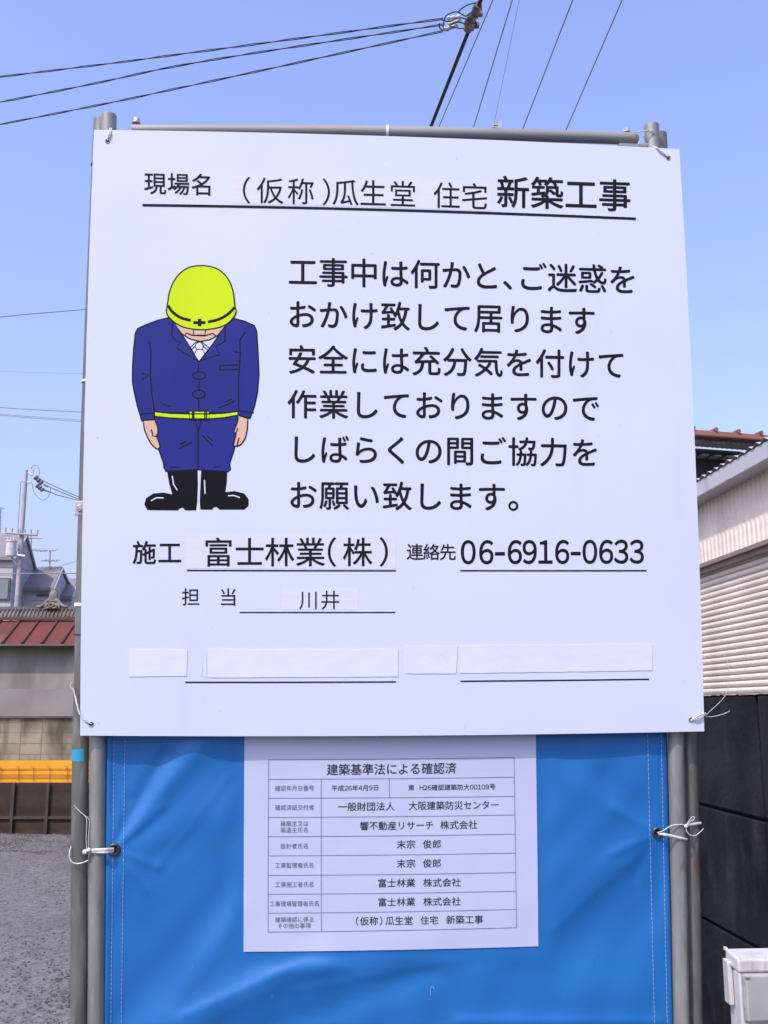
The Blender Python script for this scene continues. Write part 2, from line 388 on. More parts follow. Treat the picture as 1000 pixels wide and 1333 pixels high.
def ribbon(mb, pts, wpx, off, mi=0, place=None, closed=False, taper=False, rnd=True):
    place = place or S
    pts = [Vector(p) for p in pts]; n = len(pts)
    if closed: pts.append(pts[0]); n += 1
    Lq = []; 
    for i in range(n):
        if closed: t = pts[(i + 1) if i < n - 1 else 1] - pts[i - 1 if i > 0 else n - 2]
        else: t = pts[min(i + 1, n - 1)] - pts[max(i - 1, 0)]
        t.normalize(); nn = Vector((-t.y, t.x)) * (wpx / 2)
        Lq.append((pts[i] + nn, pts[i] - nn))
    vs = []
    for a, b in Lq: vs += [place(a.x, a.y, off), place(b.x, b.y, off)]
    mb.add(vs, [(2 * i, 2 * i + 1, 2 * i + 3, 2 * i + 2) for i in range(n - 1)], mi)
    if rnd and not closed and wpx > .9:
        for e in (pts[0], pts[-1]):
            mb.add([place(e.x + math.cos(k * .785) * wpx / 2, e.y + math.sin(k * .785) * wpx / 2, off - .00002) for k in range(8)], [tuple(range(8))], mi)
def fillpoly(mb, pts, off, mi=0, place=None):
    place = place or S
    tri = tessellate_polygon([[Vector((p[0], p[1], 0)) for p in pts]])
    mb.add([place(p[0], p[1], off) for p in pts], [tuple(t) for t in tri], mi)
def strip(mb, quad, off, th, mi=0, nx=12, wob=0.0):       # a thin slab over a pixel quad TL TR BR BL
    tl, tr, br, bl = quad
    top = [lp(tl, tr, i / nx) for i in range(nx + 1)] + [lp(br, bl, i / nx) for i in range(nx + 1)]
    if wob: top = [(x + random.uniform(-wob, wob), y + random.uniform(-wob, wob)) for x, y in top]
    n = len(top)
    mb.hexa([S(x, y, off - th) for x, y in top], [S(x, y, off) for x, y in top], mi)

# ------------------------------------------------------------------ the notice board
board = thing('notice_board', S(510, 957, -.004), 'large white construction notice board with black lettering and a bowing worker picture', 'sign')
c4 = [(122.5, 169), (884.5, 194), (917, 952), (104.5, 957.5)]
def outline(c, n=16):
    o = []
    for i in range(4): o += [lp(c[i], c[(i + 1) % 4], k / n) for k in range(n)]
    return o
ol = outline(c4)
mb = MB()
mb.add([S(x, y, 0) for x, y in ol], [tuple(range(len(ol)))[::-1]], 0)
nO = len(ol)
mb.add([S(x, y, 0) for x, y in ol] + [S(x, y, 0) - BN * .004 for x, y in ol], [(i, (i + 1) % nO, nO + (i + 1) % nO, nO + i) for i in range(nO)] + [tuple(range(nO, 2 * nO))], 1)
mb.build('panel', [M['board'], M['board_edge']], board)
def sign_text(*a, **k):
    mb = MB(); text(mb, *a, **k); return mb.build('printed_text', M['ink'], board)
# strips of lettering tape under some of the words
TO, TT = .0003, .0006
def tape(quad, creases):
    mb = MB(); strip(mb, quad, TO, TT * .4, 0, 14, .3)
    for t in creases:
        a = lp(quad[0], quad[3], t); b = lp(quad[1], quad[2], t)
        ribbon(mb, [lp(a, b, k / 10) for k in range(11)], .55, TO + .00008, 1)
    return mb.build('lettering_tape', [M['tape'], M['tape_line']], board)
tape([(302, 228), (640, 235.5), (640, 275), (302, 265)], (.38, .62))
tape([(242.8, 696), (515, 696.5), (515, 740.5), (242.8, 740)], (.33, .62))
tape([(366, 765.5), (466.8, 766), (466.8, 794.5), (366, 794)], (.5,))
sign_text('現場名', (202, 238.6), (263.2, 240.4), 30, weight=.010, off=.0005)
sign_text('(仮称)瓜生堂住宅', (321, 247.4), (618, 255.6), 36.5, weight=.003, off=.0007, centers=[321, 352, 392, 425, 450, 486, 524.6, 581.6, 618])
sign_text('新築工事', (668, 250), (800.4, 254.2), 44, weight=.013, off=.0005)
FL = .034
for body, p1, p2, cells in (
    ('工事中は何かと、ご迷惑を', (394.3, 353.8), (810.8, 364), [1] * 7 + [.5] + [1] * 4),
    ('おかけ致して居ります', (393.3, 409.2), (756.9, 417.3), None),
    ('安全には充分気を付けて', (393.3, 468), (796.1, 474.6), None),
    ('作業しておりますので', (393.3, 526), (762.8, 530.6), None),
    ('しばらくの間ご協力を', (394.3, 584.6), (761.8, 589), None),
    ('お願い致します。', (394.3, 644.4), (670.5, 647), [1] * 7 + [.5])):
    sign_text(body, p1, p2, 40.0, weight=.0115, fillet=FL, off=.0005, cells=cells)
sign_text('施工', (188, 719.2), (221, 719.2), 32, weight=.013, off=.0005)
sign_text('富士林業(株)', (284.4, 718.8), (499.6, 718.4), 40, weight=.008, off=.0007, centers=[284.4, 325.2, 364.4, 404.4, 432.4, 465.6, 499.6])
sign_text('連絡先', (540.3, 718.4), (583, 718.6), 22.4, weight=.010, off=.0005)
sign_text('06-6916-0633', (609.6, 718.8), (829, 718.2), 40, emx=33.5, weight=.015, off=.0005, cap=True,
          centers=[609.6, 633, 650.6, 669.9, 689.2, 709.7, 731.4, 749, 767.5, 788.8, 808.5, 829])
sign_text('担', (248.4, 776.8), (248.4, 776.8), 24.5, weight=.004, off=.0005); sign_text('当', (297.2, 777.2), (297.2, 777.2), 24.5, weight=.004, off=.0005)
sign_text('川井', (402, 781), (430, 781), 26.5, weight=0, off=.0007)
for a, b, wd in (((185.6, 267), (828, 284.8), 3.4), ((243.2, 742.6), (515.6, 743), 1.9), ((599, 742.9), (842, 742.9), 1.9), ((312, 797.2), (514.8, 797.2), 1.6),
                 ((241.2, 888.2), (515.6, 887.6), 1.9), ((599.4, 886.8), (845, 884.2), 1.9)):
    mb = MB(); ribbon(mb, [lp(a, b, k / 16) for k in range(17)], wd, .0005, rnd=False); mb.build('underline', M['ink'], board)
# blank paper labels covering old entries
for q in ([(168, 845.2), (244.4, 846), (242.8, 880), (168, 880.8)], [(270, 845.2), (518.4, 845.2), (518.4, 880.8), (271, 882)],
          [(527.6, 841), (596, 841), (594, 876.8), (527.6, 876.8)], [(599.4, 840.3), (849.5, 838.3), (849.5, 872.7), (599.4, 876.3)]):
    mb = MB(); strip(mb, q, .0010, .0009, 0, 14, .3)
    for k in range(7):
        a = lp(lp(q[0], q[1], random.uniform(.1, .95)), lp(q[3], q[2], random.uniform(.1, .95)), random.uniform(.25, .85))
        c0 = S(a[0], a[1], .0008); mb.cyl(c0, random.uniform(.0012, .003), .0008, BN, 8)
    mb.build('blank_paper_label', M['strip'], board)
for q in ([(261, 872), (263.5, 868), (263, 880), (261.5, 880.5)], [(266.5, 868), (269, 848), (269.3, 882), (264.5, 880)]):
    mb = MB(); strip(mb, q, .0008, .0006, 0, 3); mb.build('torn_label_scrap', M['strip'], board)
# string holes with grommets
HOLES = [(140, 183.5), (870, 205.5), (118.8, 942.6), (899.5, 936.8)]
for hx, hy in HOLES:
    mb = MB(); c0 = S(hx, hy, .0002)
    mb.disc(c0 + BN * .0004, .0042, BU, BV, 18, 1); mb.torus(c0 + BN * .0004, .0045, .0009, BU, BV, 18, 8, 0)
    mb.build('string_hole', [M['washer'], M['hole']], board)

# the bowing worker, printed on the board
def Z(x, y): return (150 + x / 3.8095, 330 + y / 3.8095)
def ZP(pts): return [Z(*p) for p in pts]
def sm(pts, n=5):
    return [(v.x, v.y) for v in smoothcurve([Vector((*p, 0)) for p in pts], n)]
pic = MB()
jacket = [(268, 318), (215, 330), (150, 354), (112, 372), (100, 395), (92, 470), (86, 560), (86, 640), (95, 690), (110, 755), (132, 830), (196, 822), (196, 800), (608, 795), (612, 800), (668, 818), (690, 760), (706, 690), (713, 600), (709, 500), (702, 385), (690, 357), (640, 335), (590, 322)]
trous = [(195, 790), (205, 900), (215, 970), (240, 1040), (242, 1062), (250, 1080), (412, 1072), (560, 1082), (572, 1072), (568, 1040), (590, 975), (602, 900), (608, 790)]
pic.add([], []); fillpoly(pic, ZP(jacket), .0004)
wp = pic.build('worker_picture', M['navy'], board)
WD = 1.75
def pp(name, polys, m, off, line=True, lw=WD, strokes=()):
    mb = MB()
    for k, P in enumerate(polys):
        fillpoly(mb, ZP(P), off + k * .00002, 0)
        if line: ribbon(mb, ZP(P), lw, off + .00006, 1, closed=True)
    for s_ in strokes: ribbon(mb, ZP(s_), lw, off + .00008, 1)
    return mb.build(name, [m, M['ink']], wp)
mb = MB()   # jacket lines
ribbon(mb, ZP(jacket[:11]), WD, .00050); ribbon(mb, ZP(jacket[15:]), WD, .00050)
for s_ in ([(165, 435), (178, 480), (175, 600), (182, 700), (195, 785), (196, 822)], [(645, 390), (618, 430), (620, 500), (612, 620), (612, 780)],
           [(590, 488), (618, 492)], [(135, 595), (165, 605), (138, 622)], [(222, 735), (245, 750), (270, 758)], [(550, 735), (577, 722)], [(515, 765), (560, 748), (592, 730)],
           [(125, 797), (190, 792)], [(132, 830), (196, 822)], [(612, 780), (685, 790)], [(612, 800), (668, 818)], [(518, 556), (610, 552)], [(520, 578), (610, 575)], [(518, 556), (520, 578)],
           [(415, 535), (412, 588)], [(412, 625), (418, 645), (413, 662), (420, 680)], [(412, 718), (416, 745), (414, 785)]):
    ribbon(mb, ZP(s_), WD, .00050)
for cx, cy, rx, ry in ((417, 605, 32, 18), (415, 698, 32, 20)):
    ribbon(mb, ZP([(cx + rx * math.cos(k * math.pi / 10), cy + ry * math.sin(k * math.pi / 10)) for k in range(20)]), WD, .00050, closed=True)
for L_ in ([(285, 345), (280, 405), (300, 432), (325, 440), (305, 468), (350, 498), (415, 535)], [(545, 360), (545, 435), (500, 460), (518, 502), (470, 515), (415, 535)]):
    ribbon(mb, ZP(L_), WD, .00050)
mb.build('jacket_outline', M['ink'], wp)
pp('trousers', [trous], M['navy'], .00038, strokes=[[(398, 830), (410, 880), (410, 1070)], [(425, 830), (412, 880)], [(325, 945), (352, 932)], [(318, 968), (378, 938)], [(435, 905), (482, 952)], [(458, 905), (482, 928)], [(272, 1060), (318, 1060)], [(490, 1060), (520, 1056)]])
pp('hand', [sm([(140, 828), (145, 870), (160, 910), (180, 945), (205, 968), (222, 960), (215, 930), (205, 905), (212, 890), (210, 860), (196, 824)], 3)], M['skin'], .00052, strokes=[[(180, 875), (188, 905), (208, 908)], [(208, 908), (212, 890)]])
pp('hand', [sm([(612, 803), (605, 840), (588, 885), (600, 893), (590, 935), (588, 952), (605, 955), (625, 945), (645, 915), (655, 870), (658, 818)], 3)], M['skin'], .00052, strokes=[[(598, 892), (608, 868)], [(605, 950), (614, 915)]])
def boot(P, hl):
    mb = MB(); fillpoly(mb, ZP(P), .00034, 0); ribbon(mb, ZP(P), 1.2, .00036, 0, closed=True)
    for h_ in hl: ribbon(mb, ZP(h_), 1.5, .00048, 1)
    mb.build('boot', [M['boot_print'], M['white_print']], wp)
boot([(258, 1080), (270, 1140), (285, 1195), (240, 1188), (190, 1192), (155, 1215), (147, 1245), (160, 1270), (310, 1272), (320, 1262), (335, 1258), (350, 1272), (400, 1272), (405, 1230), (408, 1150), (408, 1078)], ([(283, 1105), (290, 1145), (307, 1172)], [(180, 1225), (205, 1211), (238, 1212)]))
boot([(428, 1078), (425, 1150), (422, 1230), (424, 1268), (480, 1268), (490, 1256), (505, 1256), (518, 1268), (640, 1268), (660, 1250), (660, 1220), (640, 1192), (590, 1180), (545, 1185), (552, 1130), (555, 1080)], ([(443, 1125), (446, 1190)], [(562, 1201), (590, 1200), (617, 1210)]))
pp('belt', [[(197, 784), (280, 793), (365, 795), (470, 795), (540, 792), (607, 783), (607, 802), (540, 814), (468, 820), (365, 820), (280, 816), (198, 808)], [(368, 782), (466, 782), (466, 826), (368, 826)]], M['lime'], .00056, strokes=[[(384, 783), (384, 825)], [(391, 783), (391, 825)], [(445, 783), (445, 825)], [(453, 783), (453, 825)]])
pp('shirt', [[(300, 352), (330, 400), (375, 470), (415, 535), (462, 480), (508, 415), (545, 360)]], M['white_print'], .00050)
pp('tie', [[(400, 450), (412, 440), (425, 440), (440, 458), (432, 475), (405, 475), (396, 462)], [(405, 475), (432, 475), (445, 497), (416, 534), (392, 500)]], M['tie_print'], .00058, lw=1.3, strokes=[[(370, 468), (400, 440), (415, 434)], [(415, 434), (432, 440), (468, 470)], [(370, 468), (392, 500)], [(468, 470), (445, 497)], [(435, 458), (462, 482)], [(398, 458), (378, 478)]])
pp('face', [[(296, 345), (330, 398), (370, 423), (420, 436), (470, 428), (510, 405), (548, 355)]], M['skin'], .00066, strokes=[[(388, 370), (390, 405), (445, 405), (450, 370)], [(345, 408), (352, 394), (380, 405)], [(380, 405), (440, 409), (485, 397), (497, 407)]])
hel = sm([(258, 262), (262, 235), (270, 190), (290, 140), (325, 95), (370, 68), (428, 60), (485, 68), (530, 92), (565, 135), (585, 190), (592, 245), (594, 265), (600, 285), (590, 312), (560, 345), (510, 368), (430, 378), (350, 368), (300, 345), (264, 312), (254, 285), (258, 262)], 4)[:-1]
mb = MB(); fillpoly(mb, ZP(hel), .0008, 0); ribbon(mb, ZP(hel), WD, .00086, 1, closed=True)
ribbon(mb, ZP(sm([(262, 258), (285, 290), (325, 318), (375, 332)])), 3.8, .0009, 1, rnd=False); ribbon(mb, ZP(sm([(592, 268), (560, 300), (515, 326), (460, 340)])), 3.8, .0009, 1, rnd=False)
fillpoly(mb, ZP([(410, 324), (428, 324), (428, 361), (410, 361)]), .0009, 1); fillpoly(mb, ZP([(388, 335), (448, 335), (448, 350), (388, 350)]), .00092, 1)
mb.build('helmet', [M['lime'], M['ink']], wp)

# ------------------------------------------------------------------ pipes of the hoarding
PR = .0163
def pipe(name, rows, mat_, label, r=PR, group='grey steel pipes of the hoarding'):
    pts = [S(x, y, o) for x, y, o in rows]
    d = (pts[-1] - pts[-2]).normalized(); foot = pts[-1] + d * ((pts[-1].z + .05) / -d.z)
    pts = smoothcurve(pts, 10) + [foot]
    root = thing(name, foot, label, 'pipe', group)
    mb = MB(); mb.tube(pts, r, 28, 0, caps=False)
    ax = (pts[0] - pts[1]).normalized(); inner = [pts[0] - ax * .06, pts[0]]
    mb.tube([pts[0] - ax * .0001, pts[0] + ax * .0016], [r, r * .93], 28, 0, caps=False)
    mb.tube([pts[0] + ax * .0016, pts[0] - ax * .004, pts[0] - ax * .08], [r * .93, r * .86, r * .86], 28, 0, caps=False)
    mb.build('tube', mat_, root)
    return root, pts
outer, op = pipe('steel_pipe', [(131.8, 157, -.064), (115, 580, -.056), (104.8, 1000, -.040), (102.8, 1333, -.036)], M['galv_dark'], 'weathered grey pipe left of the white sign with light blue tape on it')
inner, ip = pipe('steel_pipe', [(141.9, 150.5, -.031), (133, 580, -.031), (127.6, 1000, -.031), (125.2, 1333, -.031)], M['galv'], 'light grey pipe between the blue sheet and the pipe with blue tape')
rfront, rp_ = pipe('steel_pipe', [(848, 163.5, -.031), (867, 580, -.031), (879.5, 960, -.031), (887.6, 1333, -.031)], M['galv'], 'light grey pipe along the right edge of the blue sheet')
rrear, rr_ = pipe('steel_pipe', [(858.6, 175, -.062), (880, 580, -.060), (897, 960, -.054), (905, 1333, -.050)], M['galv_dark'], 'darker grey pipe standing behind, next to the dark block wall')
UPV = BV
def band(root, px, py, off, h, r, m, name):
    mb = MB(); c = S(px, py, off); mb.tube([c - UPV * h / 2, c + UPV * h / 2], r, 24); return mb.build(name, m, root)
band(outer, 117.3, 497, -.0575, .005, PR + .002, M['plastic_white'], 'white_band')
band(outer, 108.9, 787, -.048, .007, PR + .002, M['plastic_white'], 'white_band')
band(outer, 129.2, 216, -.063, .0035, PR + .001, M['blacktape'], 'black_band')
band(outer, 108, 826, -.0465, .0025, PR + .001, M['blacktape'], 'black_band')
band(outer, 130, 200, -.0635, .05, PR + .0012, M['galv'], 'sleeve')
mb = MB(); c = S(102.5, 661.5, -.022)
mb.box(c, (.018, .004, .030), (BU, BN, BV)); o = mb.build('clamp_plate', M['plastic_grey'], outer, .0025)
WL[o.name] = WL[outer.name]
mb = MB(); mb.torus(c + BN * .004 + BU * .003, .0055, .0017, BU, BV, 20, 8); mb.cyl(c + BN * .003 + BU * .003, .0042, .006, BN, 12); mb.build('bolt', M['bolt'], o)
mb = MB(); ct = S(104.8, 982, -.0405)   # blue tape wrapped over the left of the pipe
ax_ = (S(104.8, 975, -.0405) - S(104.6, 989, -.0404)).normalized()
sx_ = BU; vs = []
for k in range(13):
    a = R(-75 + 145 * k / 12) - R(35)
    d = BU * math.sin(a) + BN * math.cos(a)
    j = .0012 * math.sin(k * 2.3)
    vs += [ct + d * (PR + .0006) + ax_ * (.0118 + (.001 if k > 9 else 0)), ct + d * (PR + .0006) - ax_ * (.0118 + j)]
mb.add(vs, [(2 * k, 2 * k + 1, 2 * k + 3, 2 * k + 2) for k in range(12)], 0, True); mb.build('blue_tape', M['cyan'], outer)
# rail
rpts = [S(*lp((172.5, 170.5), (829.5, 180.6), k / 12), -.034) for k in range(13)]
rail = thing('top_rail', rpts[0], 'horizontal grey pipe along the top edge of the white sign', 'pipe')
mb = MB(); mb.tube(rpts, .0135, 24); mb.build('tube', M['rail'], rail)
def nut(px, py, off, r, h):
    mb = MB(); c = S(px, py, off); mb.cyl(c, r, h, BV, 6, 0, False); mb.cyl(c - BV * h * .6, r * 1.25, h * .35, BV, 16); mb.cyl(c + BV * h * .55, r * .5, h * .4, BV, 12); mb.build('bolt', M['bolt'], rail)
nut(177.5, 157, -.034, .0075, .008); nut(815, 169.5, -.034, .0075, .008)
mb = MB(); c = S(504, 172.6, -.034); mb.tube([c - BU * .003, c + BU * .003], .0155, 24); mb.build('white_band', M['plastic_white'], rail)
mb = MB(); c = S(650, 163.5, -.034); mb.box(c, (.008, .012, .017), (BU, BN, BV)); mb.cyl(c - BU * .009 + BV * .001, .0022, .014, BU, 10); mb.cyl(c - BU * .009 - BV * .005, .0018, .014, BU, 10); mb.box(c - BU * .015 - BV * .002, (.003, .01, .011), (BU, BN, BV)); mb.build('clip', M['bolt'], rail)
mb = MB(); mb.box(S(823, 190.2, -.026), (.062, .012, .006), (BU, BN, BV)); mb.build('support_bar', M['galv'], rail)

# ------------------------------------------------------------------ blue sheet
RIDGES = [  # x1 y1 x2 y2 width px, height m (towards the viewer)
    (152, 1102, 262, 968, 17, .0075), (150, 1100, 215, 985, 12, -.0065), (262, 968, 420, 880, 30, .006), (155, 1110, 330, 1040, 26, .003),
    (160, 1330, 300, 1140, 24, -.0045), (205, 1340, 318, 1180, 16, .003), (235, 1335, 420, 1245, 20, .0085), (420, 1245, 560, 1222, 24, .006), (330, 1350, 560, 1262, 20, -.005),
    (560, 1222, 760, 1130, 30, .004), (720, 1195, 850, 1090, 26, .004), (700, 1280, 850, 1150, 40, -.003), (852, 1090, 700, 985, 22, .0035), (600, 1330, 860, 1330, 9, .003),
    (640, 1270, 800, 1300, 35, .0025), (790, 1010, 858, 1078, 16, -.003), (151, 1104, 214, 1048, 7, .0022), (151, 1108, 205, 1128, 6, .0016), (151, 1109, 190, 1158, 6, .0016), (151, 1103, 168, 1040, 6, -.0016), (853, 1083, 800, 1052, 7, .0020), (853, 1086, 795, 1112, 6, .0016), (853, 1088, 826, 1140, 6, -.0014),
    (240, 1322, 430, 1236, 6, .0013), (380, 1290, 640, 1240, 6, .0009), (205, 1130, 300, 1010, 6, .0009), (720, 1210, 820, 1120, 6, .0009), (180, 1200, 250, 1100, 30, -.003)]
def sheet_h(x, y):
    h = 0
    for x1, y1, x2, y2, wd, a in RIDGES:
        dx, dy = x2 - x1, y2 - y1; L2 = dx * dx + dy * dy
        t = ((x - x1) * dx + (y - y1) * dy) / L2; tc = min(1, max(0, t))
        qx, qy = x1 + dx * tc, y1 + dy * tc
        d = math.hypot(x - qx, y - qy); w_ = wd * (.35 + .65 * min(1, tc * 1.6)) if (x1 < 160 or x1 > 845) else wd
        h += a * math.exp(-(d / w_) ** 2) * (min(1, .25 + tc * 1.4) if (x1 < 160 or x1 > 845) else 1)
    h += .0022 * math.sin(x * .013 + y * .021 + 1.0) + .0012 * math.sin(x * .041 - y * .033) + .0006 * math.sin(x * .09 + y * .06 + 2 * math.sin(y * .017))
    return h
SO = -.030
def sheet_edges(y):
    t = (y - 960) / 373.0
    return 137.4 - 3.4 * t if y > 960 else 137.4 + (960 - y) * .0175, 868.8 + 8.6 * t if y > 960 else 868.8 - (960 - y) * .0375
def SH(x, y, off=0.0):
    xl, xr = sheet_edges(y); e = min(1, max(0, (x - xl) / 16)) * min(1, max(0, (xr - x) / 16)); e = e * e * (3 - 2 * e)
    inP = 0
    inP = max(0, 1 - max(0, 317 - x, x - 701, y - 1240) / 28); inP = inP * inP * (3 - 2 * inP)
    return S(x, y, SO + off + sheet_h(x, y) * 1.0 * (.15 + .85 * e) * (1 - .85 * inP))
mb = MB(); NX = 230
ysr = [200 + 720 * i / 40 for i in range(40)] + [920 + 480 * i / 170 for i in range(171)] + [1420, 1480, 1560, 1660, 1780]
vs = []
for y in ysr:
    xl, xr = sheet_edges(y)
    for i in range(NX + 1):
        p = SH(xl + (xr - xl) * i / NX, y)
        if i == 0: p = p - BN * .004
        if i == NX: p = p - BN * .004
        if i in (1, 2): p = p + BN * .0035          # rolled hem
        vs.append(p)
mb.add(vs, [(j * (NX + 1) + i, (j + 1) * (NX + 1) + i, (j + 1) * (NX + 1) + i + 1, j * (NX + 1) + i + 1) for j in range(len(ysr) - 1) for i in range(NX)], 0, True)
sheet = thing('blue_sheet', S(500, 1780, SO), 'bright blue tarpaulin sheet stretched between the pipes below the white sign', 'tarpaulin')
o = mb.build('sheet', M['tarp'], sheet)
sd = o.modifiers.new('solid', 'SOLIDIFY'); sd.thickness = .001; sd.offset = 0
for (x1, y1, x2, y2) in ((149, 962, 144.5, 1333), (163, 962, 158.2, 1333), (843.2, 957, 852.2, 1333), (860.9, 957, 868.8, 1333)):
    mb = MB(); n = 62
    for k in range(n + 14):
        t0, t1 = k / n, (k + .72) / n
        a = SH(x1 + (x2 - x1) * t0, y1 + (y2 - y1) * t0, .0016); b = SH(x1 + (x2 - x1) * t1, y1 + (y2 - y1) * t1, .0012)
        mb.tube([a, b], .0006, 5)
    mb.build('stitching', M['stitch'], sheet)
EYE = [(148.7, 1106, 8.3), (855.7, 1083.8, 7.6)]
for ex, ey, er in EYE:
    mb = MB(); c0 = SH(ex, ey, .0016)
    mb.disc(c0 + BN * .0004, er * .66 * PX, BU, BV, 24, 1); mb.torus(c0 + BN * .001, er * .78 * PX, er * .24 * PX, BU, BV, 28, 12, 0)
    mb.build('eyelet', [M['eyelet'], M['hole']], sheet)
mb = MB(); ribbon(mb, sm([(561, 1296), (560.5, 1290), (562, 1284), (564.5, 1286), (565, 1288)]), .55, .0012, place=SH); mb.build('scuff_mark', M['scuff'], sheet)

# ------------------------------------------------------------------ paper notice
paper = thing('paper_notice', SH(510, 1236, .003), 'white printed paper with a ruled table of Japanese text fixed to the blue sheet', 'paper')
def PP(x, y, off=0.0):
    return SH(x, y, .0022 + off) 
q = [(318.6, 930), (697.2, 930), (701, 1231.8), (317.2, 1239)]
mb = MB(); nx, ny = 60, 50; vs = []
for j in range(ny + 1):
    for i in range(nx + 1):
        p = lp(lp(q[0], q[1], i / nx), lp(q[3], q[2], i / nx), j / ny); vs.append(PP(p[0], p[1]))
mb.add(vs, [(j * (nx + 1) + i, (j + 1) * (nx + 1) + i, (j + 1) * (nx + 1) + i + 1, j * (nx + 1) + i + 1) for j in range(ny) for i in range(nx)], 0, True)
o = mb.build('paper_sheet', M['paper'], paper)
def G(x, y): return (310 + x / 2.439, 950 + y / 2.439)
mb = MB()
rowsL = [95, 157, 217, 278, 339, 400, 462, 522, 582, 642]; rowsR = [88, 150, 211, 270, 331, 391, 453, 512, 570, 628]
xL = lambda i: 97 - 2 * i / 9; xR = lambda i: 876 + 8 * i / 9
for i in range(10):
    a, b = G(xL(i), rowsL[i]), G(xR(i), rowsR[i]); ribbon(mb, [lp(a, b, k / 20) for k in range(21)], .62, .0006, place=PP, rnd=False)
for xa, ya, xb, yb in ((97, 95, 95, 642), (876, 88, 884, 628), (264, 156, 265, 639), (480, 154, 481, 214)):
    a, b = G(xa, ya), G(xb, yb); ribbon(mb, [lp(a, b, k / 20) for k in range(21)], .62, .0007, place=PP, rnd=False)
mb.build('table_grid', M['rule'], paper)
def ptext(body, x1, x2, y, em=None, m='ink_soft', cells=None, weight=.006, slope=-.0125):
    n = sum(cells) if cells else len(body)
    cw = (x2 - x1) / n; c0 = (cells[0] if cells else 1) * cw / 2; c1 = (cells[-1] if cells else 1) * cw / 2
    mid = (x1 + x2) / 2
    p1, p2 = G(x1 + c0, y + (x1 + c0 - mid) * slope), G(x2 - c1, y + (x2 - c1 - mid) * slope)
    mb = MB(); e = (em or cw) / 2.439
    text(mb, body, p1, p2, e, emx=cw / 2.439, weight=weight, off=.0006, cells=cells, place=PP)
    mb.build('printed_text', M[m], paper)
ptext('建築基準法による確認済', 281, 694, 124, 38, weight=.008)
LB = dict(m='ink_label', weight=.003, slope=-.008)
ptext('確認年月日番号', 117, 242, 185.5, 18.5, **LB)
ptext('平成26年4月9日', 296, 448, 184.5, 19.5, cells=[1, 1, .62, .62, 1, .62, 1, .62, 1])
ptext('第', 540, 560, 183.5, 19.5); ptext('H26確認建築防大00109号', 576, 818, 182, 20, cells=[.65, .62, .62] + [1] * 6 + [.62] * 5 + [1])
ptext('確認済証交付者', 117, 242, 246.5, 18.5, **LB)
ptext('一般財団法人', 316, 498, 243.5, 29); ptext('大阪建築防災センター', 541, 830, 239.5, 29)
ptext('建築主又は', 134, 224, 298, 18, **LB); ptext('築造主氏名', 134, 224, 318, 18, **LB)
ptext('響不動産リサーチ', 386, 622, 304, 29); ptext('株式会社', 641, 761, 301.5, 29)
ptext('設計者氏名', 134, 224, 369, 18.5, **LB); ptext('末宗', 503, 564, 363.5, 29); ptext('俊郎', 586, 646, 362.5, 29)
ptext('工事監理者氏名', 117, 242, 430, 18.5, **LB); ptext('末宗', 503, 564, 424.5, 29); ptext('俊郎', 586, 646, 423.5, 29)
ptext('工事施工者氏名', 117, 242, 491, 18.5, **LB); ptext('富士林業', 443, 563, 486, 29); ptext('株式会社', 587, 708, 484.5, 29)
ptext('工事現場管理者氏名', 99, 259, 552, 18.5, **LB); ptext('富士林業', 443, 563, 546.5, 29); ptext('株式会社', 587, 708, 545, 29)
ptext('建築確認に係る', 117, 242, 602.5, 18, **LB); ptext('その他の事項', 124, 231, 622, 18, **LB)
ptext('(仮称)', 370, 462, 607, 29, cells=[.55, 1, 1, .55]); ptext('瓜生堂', 467, 556, 606, 29); ptext('住宅', 578, 636, 604.5, 29); ptext('新築工事', 660, 779, 602.5, 29)

# ------------------------------------------------------------------ string ties
def tie(base, label, strands, m='string'):
    r = thing('string_tie', S(*base), label, 'string', 'white string ties on the sign')
    return r, [tie_part(r, s_, m) for s_ in strands]
def tie_part(r, s_, m='string'):
    pts, rad, flat, nm = s_[:4]
    c = smoothcurve([S(*p) for p in pts], 8); rad *= .85; mb = MB()
    if flat: mb.tube(c, rad * 1.1, 8, 0, True, flat)
    else:                                     # two plies laid round each other
        acc = 0; plies = [[], []]
        for i, p in enumerate(c):
            if i: acc += (p - c[i - 1]).length
            for k in (0, 1):
                g_ = k * math.pi + acc / (rad * 9) * 2 * math.pi
                plies[k].append(p + (BU * math.cos(g_) + BN * math.sin(g_)) * rad * .45)
        for q_ in plies: mb.tube(q_, rad * .62, 6)
    return mb.build(nm, M[s_[4] if len(s_) > 4 else m], r)
def knot(r, p, rad, m='string'):
    mb = MB(); c = S(*p)
    for k in range(3):
        a = k * 1.05; X = BU * math.cos(a) + BN * math.sin(a); mb.torus(c, rad * .62, rad * .42, X, BV, 14, 8)
    mb.build('knot', M[m], r)
H = HOLES
tie((140, 183.5, .002), 'short string loop through the top left corner hole of the white sign',
    [([(140, 183, .001), (141.2, 178, .003), (142.6, 172, .002), (143.2, 167.6, -.004), (143.5, 167, -.012)], .0019, None, 'string_loop'),
     ([(140.6, 183, .001), (143, 178, .0025), (144.4, 172, .002), (145, 167.6, -.004), (145, 167, -.012)], .0015, None, 'string_loop')])
